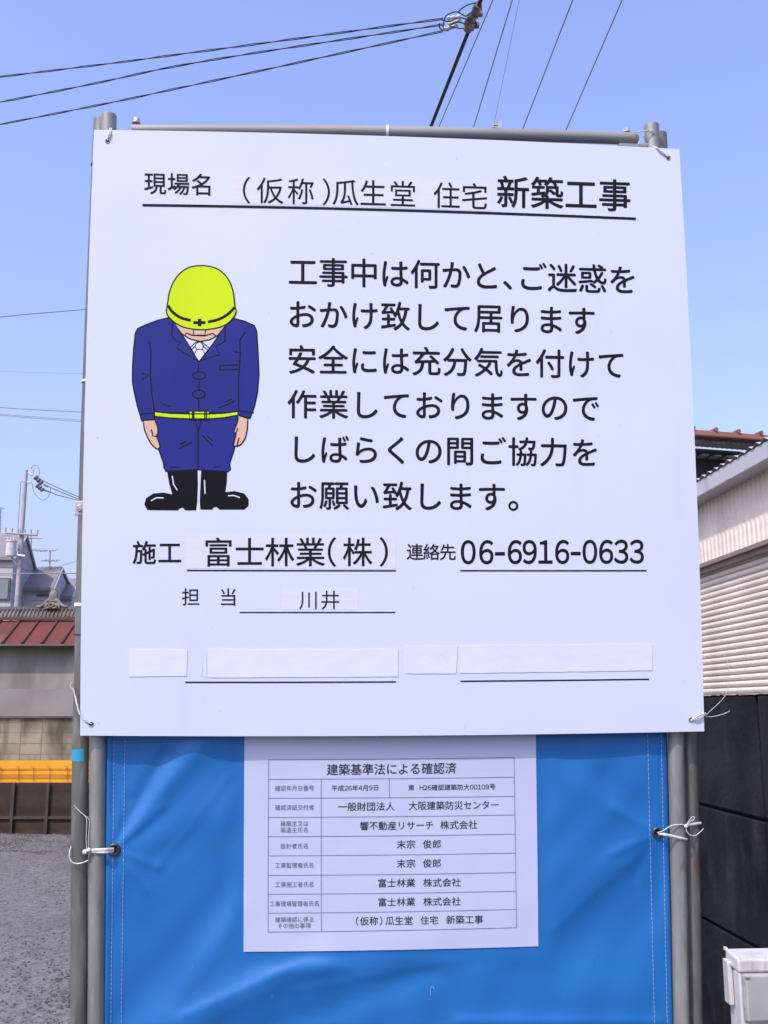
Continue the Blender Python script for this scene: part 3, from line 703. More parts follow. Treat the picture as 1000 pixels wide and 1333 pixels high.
r, _ = tie((870, 205.5, .002), 'string from the top right corner hole wound round both pipe tops',
    [([(870, 205, .0005), (866, 201.5, .0028), (858, 194.5, .003), (854.5, 192, .001), (850, 190.5, -.006)], .0022, None, 'string_loop'),
     ([(867.5, 204, .0005), (862, 199, .0028), (856, 193.5, .0025), (848, 190, -.008), (838, 186, -.012)], .0016, None, 'string_loop'),
     ([(826, 172.5, -.018), (836, 170.6, -.0115), (845, 171.6, -.0115), (853, 175, -.016), (858, 179, -.030)], .0018, None, 'string_loop'),
     ([(831, 171.5, -.013), (842, 170.2, -.0105), (850, 171, -.0115), (857, 177.5, -.022)], .0016, None, 'string_loop'),
     ([(841, 172, -.0135), (838, 178, -.018), (833, 184, -.018), (830.5, 188, -.014)], .0012, None, 'string_end')])
tie((118.8, 942.6, .002), 'white string from the bottom left corner hole of the sign round the pipe',
    [([(119, 942.5, .0005), (113.5, 940, .003), (107, 934, .0035), (102.5, 926, .001), (99, 912, -.012), (96, 898, -.020), (94.5, 896.5, -.022)], .0017, None, 'string_loop'),
     ([(118, 941.5, .0005), (112.5, 938, .003), (106, 931.5, .0035), (101.8, 922, .001), (98.6, 908, -.012), (95.3, 897, -.020)], .0013, None, 'string_loop'),
     ([(94.8, 897, -.022), (92, 894, -.022), (92.4, 890, -.022), (94.4, 887.4, -.022)], .0009, None, 'string_end')])
r, _ = tie((899.5, 936.8, .002), 'white string with long loose ends at the bottom right corner of the sign',
    [([(899.5, 937, .0005), (903, 935.5, .004), (910, 931.5, .006), (917.4, 928.6, .004), (919, 930, -.004), (918, 933, -.012)], .0023, None, 'string_loop'),
     ([(899.5, 938, .0005), (904, 936.8, .004), (911, 933.2, .006), (917.6, 930.4, .004), (918.5, 932, -.008)], .0019, None, 'string_loop'),
     ([(918, 933, -.008), (924, 926, -.002), (933, 918, .004), (942, 908.5, .008), (947, 899, .012), (949, 886, .016), (948.6, 870, .018), (945.6, 858, .018), (942, 851.5, .016)], .0009, None, 'string_end', 'string_grey'),
     ([(918, 933, -.008), (926, 933, -.002), (936, 931.2, .004), (944, 928.6, .008), (950, 925.6, .01)], .0010, None, 'string_end', 'string_grey')])
r, _ = tie((112, 1108, -.01), 'white band knotted round the left pipes through the left eyelet of the blue sheet',
    [([(148, 1105.5, -.020), (138, 1106, -.010), (127, 1106.5, -.0125), (116, 1107.5, -.012)], .0034, .5, 'string_loop'),
     ([(148, 1108, -.020), (138, 1109.5, -.010), (127, 1109.5, -.0125), (116, 1109, -.012)], .0026, .5, 'string_loop'),
     ([(113, 1106, -.012), (112.3, 1090, -.014), (113.2, 1074, -.016), (112, 1064, -.018), (104, 1056, -.019), (97.5, 1049.5, -.020), (98.2, 1047.8, -.020)], .0010, None, 'string_end'),
     ([(115, 1105, -.012), (115.2, 1088, -.014), (116.6, 1072, -.016), (114.5, 1064.5, -.018), (106, 1058.6, -.019), (100.5, 1053, -.020)], .0008, None, 'string_end'),
     ([(92.8, 1102.5, -.026), (90.5, 1112, -.018), (92.5, 1120.5, -.014), (99, 1124.2, -.0145), (108, 1123, -.016), (114.5, 1120, -.021)], .0022, .6, 'string_loop')])
knot(r, (111, 1109, -.010), .0052); knot(r, (116, 1106.5, -.010), .0042)
r, _ = tie((893, 1076, -.01), 'white string with a small bow round the right pipes through the right eyelet',
    [([(856.5, 1084, -.022), (864, 1081, -.012), (874, 1075, -.0115), (886, 1073.4, -.0125), (892, 1074.5, -.014)], .0017, None, 'string_loop'),
     ([(857.5, 1085, -.022), (866, 1086.5, -.012), (876, 1088.6, -.0115), (888, 1091.5, -.0135), (894, 1093, -.02)], .0030, .6, 'string_loop'),
     ([(892, 1075.5, -.014), (899, 1073.8, -.03), (905, 1072.8, -.034), (912.5, 1071.5, -.040)], .0030, .6, 'string_loop'),
     ([(893, 1075, -.012), (897.5, 1068, -.014), (901, 1063.6, -.016), (904, 1064, -.016), (902.8, 1067.4, -.016), (898, 1070, -.014), (894, 1075, -.012)], .0012, None, 'string_loop'),
     ([(893, 1076, -.012), (894, 1082, -.012), (898.5, 1087, -.012), (905, 1087.6, -.012), (911, 1083.5, -.014), (916, 1078.6, -.016)], .0012, None, 'string_end')])
knot(r, (893, 1075.5, -.012), .0040)

# ------------------------------------------------------------------ left: walls and shed across the lot
WY = 15.4
zz = lambda px, py, Y: atY(px, py, Y).z
XL, XRR = -11.0, -1.2
M['blocks'] = masonry('stained_concrete_blocks', .316, .156, (.30, .275, .185), (.235, .212, .145), (.15, .125, .082), 'x', .95, .006, (.085, .07, .047))
M['render'] = mat('weathered_render', (.30, .30, .25), .9, col2=(.13, .132, .108), scale=1.3, stretch=(1, 1, .5), bump=.1, bscale=40)
M['render_light'] = mat('pale_render', (.23, .228, .205), .9, col2=(.185, .183, .165), scale=1.6, bump=.1, bscale=40)
M['orange'] = mat('orange_board', (.70, .32, .004), .6, col2=(.60, .265, .004), scale=2.2)
M['orange_line'] = mat('rust_frame', (.30, .085, .02), .8)
M['brown'] = mat('dark_plywood', (.055, .040, .029), .9, col2=(.026, .020, .015), scale=2.4, stretch=(.6, 1, 2), bump=.15, spec=.2)
M['brown_frame'] = mat('timber_frame', (.062, .046, .033), .9, col2=(.04, .031, .023), scale=5)
z_cop, z_blk = zz(50, 935, WY), zz(50, 990, WY)
layer(M['blocks'], (.06, .05, .034), 3.4, .52, .66, .75, (1, 1, .22), 8, 3)
layer(M['render'], (.09, .092, .075), 2.2, .50, .70, .6, (1, 1, .35), 9, 5)
layer(M['render_light'], (.12, .115, .10), 2.6, .56, .74, .45, (1, 1, .25), 9, 8)
layer(M['orange'], (.42, .16, .02), 3, .58, .72, .5, (1, 1, 1), 9, 2)
layer(M['brown'], (.10, .052, .03), 2.2, .55, .70, .6, (1, 1, 1.5), 9, 4)
bw = MB(); bw.box(((XL + XRR) / 2, WY + .1, z_cop / 2), (XRR - XL, .19, z_cop))
root = thing('block_wall', ((XL + XRR) / 2, WY + .1, 0), 'stained pale concrete block wall under the shed behind the gravel lot', 'wall')
bw.build('blockwork', M['blocks'], root)
mb = MB(); mb.box(((XL + XRR) / 2, WY + .09, z_cop + .016), (XRR - XL, .24, .03)); mb.build('coping', mat('dark_coping', (.10, .09, .08), .9, var=.4, scale=4), root)
# orange barrier board with a rusty frame
OY = WY - .25
zt, zb = zz(50, 990, OY), zz(50, 1018.5, OY)
root = thing('barrier_board', (-5.6, OY, zb), 'orange barrier board with thin rusty bars in front of the block wall', 'barrier')
mb = MB(); mb.box((-5.9, OY, (zt + zb) / 2), (6.6, .05, zt - zb)); mb.build('board', M['orange'], root)
mb = MB()
for k in (.62, .36, .24): mb.tube([(-9.1, OY - .04, zb + (zt - zb) * k), (-2.7, OY - .04, zb + (zt - zb) * k)], .004, 6)
for k in range(27):
    x = -9 + k * .242 + random.uniform(-.02, .02)
    mb.tube(smoothcurve([(x, OY - .045, zb + .03), (x, OY - .045, zb + (zt - zb) * .66), (x - .015, OY - .05, zb + (zt - zb) * .74), (x - .05, OY - .045, zb + (zt - zb) * .72)], 4), .0038, 6)
mb.build('wire_frame', M['orange_line'], root)
# plywood retaining panels
zp = zz(50, 1018, OY)
for k in range(6):
    x0 = atY(19, 1040, OY).x - 1.02 * 4 + k * .52 * 1.0 * 1.0
for k in range(9):
    wpan = .505; x0 = atY(19, 1040, OY).x - wpan * (4 - k)
    root = thing('retaining_panel', (x0 + wpan / 2, OY - .02, 0), ['dark plywood panel on the lot edge below the orange board, hidden by the left edge', 'dark plywood panel below the orange board at the left edge of the photo', 'dark plywood panel below the orange board in the middle', 'dark plywood panel below the orange board beside the grey pipe', 'dark plywood panel below the orange board behind the pipes'][0 if k < 3 else min(k - 2, 4)], 'panel', 'plywood panels below the orange board')
    mb = MB(); mb.box((x0 + wpan / 2, OY - .02, zp / 2 - .03), (wpan - .012, .03, zp - .01 + .06)); mb.build('panel', M['brown'], root)
    mb = MB(); mb.box((x0, OY - .06, zp / 2 - .03), (.04, .045, zp + .03)); mb.build('upright', M['brown_frame'], root)
    mb = MB(); mb.box((x0 + wpan / 2, OY - .055, zz(50, 1064, OY)), (wpan - .045, .03, .035)); mb.build('batten', M['brown_frame'], root)
# shed: rendered wall, red metal pent roof, dark corrugated roof
SY = WY + .22
z_e = zz(50, 838, 15.45)
root = thing('shed', (-6, SY, z_cop), 'low rendered shed with red metal roof behind the block wall', 'shed')
mb = MB(); zl = zz(50, 897, SY)
mb.box(((XL + XRR) / 2, SY + .3, (z_cop + zl) / 2 - .0), (XRR - XL, .6, zl - z_cop)); mb.build('lower_wall', M['render_light'], root)
mb = MB(); mb.box(((XL + XRR) / 2, SY + .32, (z_e + .1 + zl) / 2), (XRR - XL, .6, z_e + .1 - zl)); mb.build('upper_wall', M['render'], root)
M['redroof'] = mat('red_metal_roof', (.15, .044, .036), .6, col2=(.095, .04, .032), scale=1.8, bump=.05, spec=.15)
layer(M['redroof'], (.24, .085, .03), 2.4, .58, .70, .6, (1, 1, 1), 9, 3); layer(M['redroof'], (.22, .15, .14), 1.6, .55, .72, .45, (1, 1, 1), 9, 9)
M['redrib'] = mat('brown_roof_rib', (.10, .035, .024), .6, var=.3, scale=6)
Ya, Yb = 15.45, 16.15; za, zb2 = z_e, zz(50, 808, 16.15)
rs = MB(); rs.hexa([(XL, Ya, za - .02), (XRR, Ya, za - .02), (XRR, Yb, zb2 - .02), (XL, Yb, zb2 - .02)], [(XL, Ya, za), (XRR, Ya, za), (XRR, Yb, zb2), (XL, Yb, zb2)])
roof = rs.build('red_roof', M['redroof'], root)
mb = MB()
for k in range(31):
    x = atY(29, 838, Ya).x + (k - 12) * .305
    mb.tube([(x, Ya - .01, za + .012), (x, Yb, zb2 + .012)], .021, 8)
mb.build('roof_ribs', M['redrib'], roof)
mb = MB(); mb.box(((XL + XRR) / 2, Ya - .03, za - .035), (XRR - XL, .06, .05)); mb.tube([(XL, Ya - .07, za - .03), (XRR, Ya - .07, za - .03)], .022, 8); mb.build('gutter', mat('dark_gutter', (.075, .05, .048), .6, var=.3, scale=5), root)
mb = MB(); mb.box(((XL + XRR) / 2, Yb - .01, zb2 + .035), (XRR - XL, .1, .05)); fl = mb.build('flashing', M['redrib'], roof)
M['darktile'] = mat('dark_corrugated', (.15, .142, .13), .8, col2=(.08, .075, .068), scale=3, bump=.1)
Yc = 16.32; zc = zz(50, 791.5, Yc); za2 = zb2 + .04
mb = MB(); n = 620; vs = []
for i in range(n + 1):
    x = XL + (XRR - XL) * i / n; b_ = (.03, .03, -.012, -.012)[i % 4] + (.02 if i % 64 < 2 else 0)
    vs += [(x, Yb, za2 + b_), (x, Yc, zc + b_)]
mb.add(vs, [(2 * i, 2 * i + 2, 2 * i + 3, 2 * i + 1) for i in range(n)])
mb.build('corrugated_roof', M['darktile'], root)
mb = MB(); mb.box(((XL + XRR) / 2, Yc + .02, zc - .005), (XRR - XL, .14, .045)); rg = mb.build('ridge_cap', M['darktile'], root)
# ornament on the ridge
M['ornament'] = mat('weathered_ridge_tile', (.25, .235, .19), .85, col2=(.11, .10, .08), scale=9, bump=.3, bscale=30)
oc = atY(69, 791, Yc - .02); k_ = Yc / F
prof = [(0, 0), (.0, 0)]
ob = MB()
def lathe(mb, c, prof, n=16, squash=.7):
    vs = []
    for r_, z_ in prof:
        for j in range(n): vs.append(c + Vector((math.cos(6.2832 * j / n) * r_, math.sin(6.2832 * j / n) * r_ * squash, z_)))
    mb.add(vs, [(i * n + j, i * n + (j + 1) % n, (i + 1) * n + (j + 1) % n, (i + 1) * n + j) for i in range(len(prof) - 1) for j in range(n)], 0, True)
lathe(ob, oc, [(7 * k_, 8 * k_), (7.2 * k_, 11 * k_), (5.5 * k_, 13 * k_), (6 * k_, 15 * k_), (5.2 * k_, 19 * k_), (3.4 * k_, 22 * k_), (2.6 * k_, 23.5 * k_), (3.4 * k_, 24.5 * k_), (0, 25 * k_)])
orn = thing('ridge_ornament', oc, 'pale weathered ridge tile ornament with a bottle shaped finial on the dark shed roof', 'roof ornament')
ob.build('finial', M['ornament'], orn)
mb = MB()
for sgn in (-1, 1):
    pts = [oc + Vector((sgn * a * k_, -.03, b * k_)) for a, b in ((1, 8), (6, 8.5), (11, 4), (16, 1), (20, 1.5))]
    mb.tube(smoothcurve(pts, 5), [3.2 * k_ * (1 - .6 * i / 20) for i in range(21)], 8)
    mb.tube(smoothcurve([oc + Vector((sgn * a * k_, -.09, b * k_)) for a, b in ((1, 6), (4, 4), (7, 2), (5, -1), (2, 0), (3, 3))], 5), 1.2 * k_, 7)
mb.box(oc + Vector((0, 0, 2 * k_)), (20 * k_, .12, 8 * k_)); mb.torus(oc + Vector((0, -.1, 3 * k_)), 2.6 * k_, 1.0 * k_, Vector((1, 0, 0)), Vector((0, 0, 1)), 16, 8)
mb.build('ridge_tile', M['ornament'], orn)

# ------------------------------------------------------------------ far houses
def siding(name, c, c2, pitch):
    m = mat(name, c, .75, col2=c2, scale=.6)
    n = m.node_tree; b = n.nodes['Principled BSDF']; tc = [k for k in n.nodes if k.type == 'TEX_COORD'][0]
    sp = n.nodes.new('ShaderNodeSeparateXYZ'); n.links.new(tc.outputs['Object'], sp.inputs[0])
    mu = n.nodes.new('ShaderNodeMath'); mu.operation = 'MULTIPLY'; mu.inputs[1].default_value = 1 / pitch; n.links.new(sp.outputs['Z'], mu.inputs[0])
    fr = n.nodes.new('ShaderNodeMath'); fr.operation = 'FRACT'; n.links.new(mu.outputs[0], fr.inputs[0])
    gt = n.nodes.new('ShaderNodeMath'); gt.operation = 'LESS_THAN'; gt.inputs[1].default_value = .14; n.links.new(fr.outputs[0], gt.inputs[0])
    src = b.inputs['Base Color'].links[0].from_socket
    mx = n.nodes.new('ShaderNodeMix'); mx.data_type = 'RGBA'; mx.inputs[7].default_value = tuple(k * .62 for k in c) + (1,)
    n.links.new(gt.outputs[0], mx.inputs[0]); n.links.new(src, mx.inputs[6]); n.links.new(mx.outputs[2], b.inputs['Base Color'])
    return m
M['siding'] = siding('grey_siding', (.40, .39, .41), (.36, .35, .37), .45)
M['siding2'] = siding('pale_siding', (.44, .43, .45), (.39, .38, .40), .40)
M['hroof'] = mat('slate_roof', (.21, .205, .205), .8, col2=(.175, .17, .17), scale=1.2)  # paler than slate: distance haze is mixed into the colour
M['trim'] = mat('pale_trim', (.46, .46, .49), .6, var=.1, scale=3)
M['glass'] = mat('grey_window_glass', (.16, .20, .22), .25, var=.2, scale=1.0)
M['wframe'] = mat('dark_window_frame', (.08, .085, .09), .5)
def house(px_l, px_c, px_r, Yf, dY, y_eave_f, y_ridge, x_ridge, y_eave_b, label, wm, win=None):
    """long side facing us from px_l to px_c at depth Yf, gable end from px_c (front) to px_r (back), ridge top at (x_ridge, y_ridge)"""
    A = atY(px_l, y_eave_f, Yf); B = atY(px_c, y_eave_f, Yf); D = atY(px_r, y_eave_b, Yf + dY)
    zE = B.z; A.z = zE
    RB = atY(x_ridge, y_ridge, Yf + dY / 2)
    bk = Vector((D.x - B.x, D.y - B.y, 0)); RA = Vector((A.x + bk.x / 2, A.y + bk.y / 2, RB.z)); E_ = Vector((A.x + bk.x, A.y + bk.y, D.z))
    g0 = lambda p: Vector((p.x, p.y, 0))
    root = thing('house', (B.x, B.y, 0), label, 'house', 'grey houses far behind the shed')
    mb = MB(); mb.add([g0(A), g0(B), B, A], [(0, 1, 2, 3)]); mb.build('front_wall', wm, root)
    mb = MB(); mb.add([g0(B), g0(D), D, RB, B], [(0, 1, 2, 3, 4)]); mb.add([g0(E_), g0(A), A, RA, E_], [(0, 1, 2, 3, 4)]); mb.add([g0(D), g0(E_), E_, D], [(0, 1, 2, 3)]); mb.build('gable_wall', wm, root)
    along = (B - A).normalized(); mb = MB()
    for (e0, e1, r0, r1) in ((A, B, RA, RB), (E_, D, RA, RB)):
        dn = (e1 - r1).normalized(); o1 = dn * .35
        quad = [e0 - along * .3 + o1, e1 + along * .06 + o1, r1 + along * .06, r0 - along * .3]
        mb.hexa([p + Vector((0, 0, .03)) for p in quad], [p + Vector((0, 0, .22)) for p in quad])
    rf = mb.build('roof', M['hroof'], root)
    mb = MB()
    for e1 in (B, D):
        dn = (e1 - RB).normalized(); a, b = RB + along * .10 + Vector((0, 0, .1)), e1 + along * .10 + dn * .35 + Vector((0, 0, .1))
        mb.tube([a, b], .07, 6)
    mb.build('verge', M['trim'], rf)
    if win:
        for x1, y1, x2, y2 in win:
            a, b = atY(x1, y2, Yf - .05), atY(x2, y1, Yf - .05); mb = MB(); mb.box((a + b) / 2, (b.x - a.x, .12, b.z - a.z)); wf = mb.build('window', M['wframe'], root)
            mb = MB(); mb.box((a + b) / 2 - Vector((0, .05, 0)), (b.x - a.x - .16, .1, b.z - a.z - .16)); mb.build('pane', M['glass'], wf)
    return root
house(-60, 18, 44.5, 56, 7, 727, 699, 33, 741, 'grey sided house at the left edge of the photo, behind the utility pole', M['siding'], [(-6, 752.5, 14.2, 781.5), (-50, 752.5, -30, 781.5)])
house(30, 69, 89.5, 60, 7, 767, 742, 79.5, 764, 'grey roofed house behind the ridge ornament, middle of three', M['siding2'], [(48, 773, 66, 776)])
house(78, 93.5, 112, 64, 7, 778, 757, 99, 778, 'grey house at the right of three, half hidden by the pipe', M['siding2'])

# ------------------------------------------------------------------ antennas, utility pole and far wires
M['alu'] = mat('antenna_metal', (.30, .30, .33), .5, metal=.3)
def antenna(px, yb, yt, Y, bars, label):
    b = atY(px, yb, Y); t = atY(px, yt, Y); root = thing('tv_antenna', b, label, 'antenna', 'roof antennas')
    mb = MB(); mb.tube([b - Vector((0, 0, 1.2)), t], .045, 6); mb.build('mast', M['alu'], root)
    mb = MB()
    for x1, y1, x2, y2 in bars:
        a, c = atY(x1, y1, Y), atY(x2, y2, Y); mb.tube([a, c], .035, 6); n = 5
        for k in range(n):
            p = a.lerp(c, k / (n - 1)); mb.tube([p - Vector((.0, .5, .12)), p + Vector((0, .5, .12))], .022, 5)
    mb.build('elements', M['alu'], root)
antenna(41, 721, 698, 62, [(31, 699.5, 53, 701), (40, 715.5, 56, 717)], 'thin roof antenna just right of the utility pole')
antenna(65.5, 744, 716, 63, [(57, 717, 73, 716), (57, 729.5, 75, 730)], 'thin cross shaped antenna on the middle grey roof')
antenna(1, 700, 660, 62, [(-8, 663.5, 2, 662.5)], 'antenna cut off by the left edge of the photo')
M['concrete_pole'] = mat('concrete_pole', (.36, .36, .36), .8, col2=(.28, .28, .28), scale=2)
M['porcelain'] = mat('pale_insulator', (.55, .55, .55), .35, var=.2, scale=9)
M['dark_ins'] = mat('dark_insulator', (.11, .115, .12), .5)  # lifted from black, haze painted into the tone
M['wire'] = mat('black_wire', (.018, .02, .028), .7)
M['wire_far'] = mat('grey_wire', (.20, .205, .22), .7)
UY = 50.0
pt, pb = atY(34.2, 612, UY), atY(22, 790, UY); d = (pt - pb).normalized(); base = pb - d * (pb.z / d.z)
up = thing('utility_pole', base, 'concrete utility pole with transformer and crossarm above the shed roof', 'utility pole')
mb = MB(); mb.tube([base, pb, pt], [.17, .13, .092], 14); mb.build('pole', M['concrete_pole'], up)
mb = MB(); a, b = atY(7, 693.5, UY - .2), atY(48.5, 696.5, UY - .2); mb.tube([a, b], .06, 6)
for k in range(6):
    p = a.lerp(b, k / 5) + Vector((0, 0, .14)); mb.cyl(p, .05, .22, (0, 0, 1), 8)
mb.build('crossarm', M['concrete_pole'], up)
mb = MB(); a, b = atY(17, 722, UY - .2), atY(33, 724, UY - .2); mb.tube([a, b], .07, 6); mb.tube([atY(22, 735, UY), atY(15, 725, UY)], .05, 6); mb.build('bracket', M['porcelain'], up)
mb = MB(); c = atY(14.5, 714.5, UY - .3); mb.cyl(c, .25, .72, (0, 0, 1), 18); mb.cyl(c + Vector((0, 0, .38)), .28, .06, (0, 0, 1), 18)
for k in range(3): mb.cyl(c + Vector((-.15 + .15 * k, -.1, .5)), .035, .22, (0, 0, 1), 8)
mb.build('transformer', M['porcelain'], up)
mb = MB(); mb.tube([atY(36, 615, UY), atY(42, 619, UY)], .05, 6); mb.tube([atY(34, 628, UY), atY(41, 628, UY)], .05, 6); mb.tube([atY(41, 609, UY), atY(41, 616, UY)], .03, 6); mb.tube([atY(44, 611, UY), atY(43, 618, UY)], .03, 6); mb.build('arm', M['porcelain'], up)
mb = MB()
for (x1, y1, x2, y2, r_) in ((47, 622, 53.5, 628.5, .13), (49, 632.5, 55, 637.5, .12), (57.5, 631, 62, 633, .05), (58, 638, 63, 640, .05)):
    a, b = atY(x1, y1, UY), atY(x2, y2, UY)
    for k in range(5): mb.cyl(a.lerp(b, k / 4), r_ * (1 if k % 2 == 0 else .55), (b - a).length / 4, b - a, 10)
mb.build('strain_insulators', M['dark_ins'], up)
mb = MB()
for pts in ([(40, 610), (44, 606), (49, 607), (51.5, 614), (50, 622)], [(42, 629), (44, 640), (50, 648), (56, 651), (63, 646), (66, 638), (65, 634)], [(27, 630), (26, 645), (24, 680), (22.5, 695)], [(30, 626), (27, 628), (27, 634)]):
    mb.tube(smoothcurve([atY(x, y, UY - .1) for x, y in pts], 6), .017, 5)
mb.build('jumper_wires', M['wire_far'], up)
def wire(pts, r, label, m='wire_far', group='distant wires left of the sign', cat='wire', n=10):
    mb = MB(); mb.tube(smoothcurve(pts, n), r, 6); return tag(mb.build('overhead_wire', M[m]), label, cat, group)
for (a, b, c, l) in (((48, 622), (97, 644.5), (240, 707), 'upper of three wires from the top of the concrete utility pole'), ((62, 633), (98, 648), (240, 704), 'middle of three wires from the top of the concrete utility pole'), ((63, 640), (98, 650.5), (240, 686), 'lowest of three wires from the top of the concrete utility pole')):
    wire([atY(*a, UY), atY(*b, UY + 5), atY(*c, UY + 22)], .022, l)
for (ya, yb_, Y, r_, l) in ((412.5, 403, 34, .020, 'single wire highest at the left edge of the photo, rising to the right'), (483.5, 486.5, 70, .012, 'faint thin wire in the middle of the left sky'),
                          (530.5, 536.5, 44, .017, 'upper wire of the close set at mid height left of the sign'), (539, 547, 44, .013, 'wire just below the upper one of the close set left of the sign'), (540.5, 549, 44.3, .013, 'lowest wire of the close set at mid height left of the sign'),
                          (746.8, 746.4, 47, .026, 'dark level wire crossing in front of the grey houses')):
    wire([atY(-160, ya - (yb_ - ya) * 1.5, Y), atY(0, ya, Y), atY(108, yb_, Y), atY(700, yb_ + (yb_ - ya) * 5, Y)], r_, l)
wire([atY(66, 741.5, 61), atY(98, 731, 61), atY(200, 702, 64)], .016, 'thin wire rising right from the middle grey roof')

# ------------------------------------------------------------------ overhead cables
def cable(x1, y1, x2, y2, z, r, label, m='wire'):
    a, b = atZ(x1, y1, z), atZ(x2, y2, z); d = (b - a).normalized()
    L0 = (62 - a.y) / d.y; L1 = (-7 - a.y) / d.y
    pts = [a + d * (L0 + (L1 - L0) * k / 24) for k in range(25)]
    mb = MB(); mb.tube(pts, r, 10)
    o = mb.build('overhead_cable', M[m]); tag(o, label, 'cable', 'cables crossing the sky above the sign'); return a, b, o
a, b, thick = cable(561, 165, 626, 0, 7.4, .0165, 'thick black cable rising steeply behind the top of the sign')
cable(571.7, 164.5, 641.7, 0, 7.4, .0046, 'thin cable just right of the thick black cable', 'wire_far')
cable(616.5, 166, 667, 0, 8.2, .0058, 'thin cable second to the right of the thick black cable', 'wire_far')
cable(644, 157, 676, 0, 13, .004, 'faint hairline cable above the small clip on the rail', mat and 'alu')
cable(681, 167, 745.7, 0, 8.8, .0066, 'thin cable right of centre, between the hairline cable and the last cable', 'wire_far')
cable(737, 169, 810, 0, 8.2, .006, 'rightmost thin cable crossing the sky', 'wire_far')
# closure on the thick cable
M['closure'] = mat('grey_cable_fitting', (.20, .19, .19), .6, col2=(.09, .085, .085), scale=14)
ax = (b - a).normalized()
def CT(px, py, dn=0): return atZ(px, py, 7.4 - dn)
p0 = CT(614, 30)
clo = thing('cable_splice', p0, 'grey fittings clustered on the thick black cable near the top of the photo', 'cable fitting')
mb = MB()
for (px, py, r_, h_) in ((611.5, 33, .045, .10), (616, 22, .040, .10), (620.5, 11, .042, .09), (609, 26, .022, .09), (621.5, 20, .022, .06), (617, 35, .018, .08)):
    c = CT(px, py); mb.cyl(c, r_ * .85, h_, ax + Vector((random.uniform(-.3, .3), random.uniform(-.3, .3), random.uniform(-.3, .3))), 10)
    mb.box(c + Vector((.02, 0, .015)), (.05, .04, .04))
mb.build('clamp', M['closure'], clo, .004)
mb = MB()
for pts in ([(577, 36), (580, 22), (590, 16), (597, 16), (606, 21), (612, 17)], [(597, 15), (604, 9), (613, 5), (620, 4)], [(572, 30), (573, 37), (581, 40), (590, 36), (600, 37), (610, 36)], [(604, 31), (610, 37), (618, 37), (621, 32), (619, 28)], [(576, 26), (585, 28), (598, 23), (610, 26)], [(585, 33), (595, 29), (606, 31)]):
    mb.tube(smoothcurve([CT(x, y, .02 * (k % 2)) for k, (x, y) in enumerate(pts)], 6), .0055, 6)
mb.build('jumper_wires', M['wire'], clo)
mb = MB()
for (x1, y1, x2, y2) in ((584, 23.5, 597, 22), (586, 31, 598, 26.5), (579, 37.5, 594, 33)):
    A_, B_ = CT(x1, y1), CT(x2, y2)
    for k in range(5): mb.cyl(A_.lerp(B_, k / 4), .018 if k % 2 == 0 else .010, (B_ - A_).length / 4, B_ - A_, 10)
mb.build('insulators', M['porcelain'], clo)
def drop(x2, y2, x1, y1, xm, ym, label):
    e = CT(x2, y2); Y2 = e.y + 1.0
    l = atY(-900, y1 + (y1 - ym) * 3.4, Y2 + 1.5); m0 = atY(x1, y1, Y2); mm = atY(xm, ym, (Y2 + e.y) / 2)
    c = smoothcurve([l, m0, mm, e], 130); mb = MB(); acc = 0
    for ph in (0, math.pi):
        pts = []; acc = 0
        for i, p in enumerate(c):
            if i: acc += (p - c[i - 1]).length
            g_ = ph + acc * 2 * math.pi / .8; pts.append(p + Vector((0, math.cos(g_) * .0055, math.sin(g_) * .0055)))
        mb.tube(pts, .0046, 6)
    tag(mb.build('service_wire', M['wire']), label, 'wire', 'twisted service wires')
drop(577, 24.5, 0, 100, 250, 68.5, 'uppermost of three twisted black wires sweeping across the upper left sky')
drop(577, 32, 0, 133, 250, 82.5, 'middle of three twisted black wires sweeping across the upper left sky')
drop(577, 40.5, 0, 162, 250, 111, 'lowest of three twisted black wires sweeping across the upper left sky')

# ------------------------------------------------------------------ right: dark wall, warehouse, far house
FA = R(3.7); FD = Vector((-math.sin(FA), math.cos(FA), 0)); FN = Vector((-math.cos(FA), -math.sin(FA), 0))
def onF(px, py, a):              # a ray on the vertical plane through (a,0) along FD
    d = ray(px, py); o = Vector((a, 0, 0)); return CAM + d * ((o - CAM).dot(FN) / d.dot(FN))
def FP(a, s, z, out=0.0): return Vector((a, 0, z)) + FD * s + FN * out
def sF(px, a): p = onF(px, 800, a); return (p - Vector((a, 0, 0))).dot(FD)
AW = 1.52
M['darkwall'] = mat('dark_concrete', (.023, .0245, .0265), .9, col2=(.006, .0065, .0075), scale=2.2, bump=.25, bscale=45, spec=.12)  # near-black base tone with random mottling
M['darktop'] = mat('gritty_wall_top', (.16, .155, .15), .95, col2=(.02, .02, .02), scale=60, bump=.8, bscale=80)
M['joint'] = mat('black_joint', (.004, .004, .004), .95)
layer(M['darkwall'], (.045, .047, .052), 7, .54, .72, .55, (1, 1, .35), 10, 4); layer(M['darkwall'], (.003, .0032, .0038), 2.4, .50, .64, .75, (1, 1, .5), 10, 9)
ztop = onF(950, 906.5, AW).z; cs_ = (onF(950, 1057, AW).z - onF(950, 1215, AW).z); zj = onF(950, 1057, AW).z
sj = (onF(986, 940, AW) - Vector((AW, 0, 0))).dot(FD); blk = 1.0
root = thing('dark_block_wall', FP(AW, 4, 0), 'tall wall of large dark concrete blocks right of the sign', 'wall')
mb = MB(); top = zj + .003
rows = [(zj + .006, ztop)] + [(zj - cs_ * (k + 1) + .006, zj - cs_ * k - .006) for k in range(4)]
rows[-1] = (-.05, rows[-1][1])
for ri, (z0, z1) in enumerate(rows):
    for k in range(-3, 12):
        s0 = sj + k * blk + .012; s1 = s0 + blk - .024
        cc = FP(AW, (s0 + s1) / 2, (z0 + z1) / 2, -.1); mb.box(cc, (.2, s1 - s0, z1 - z0), (FN, FD, Vector((0, 0, 1))))
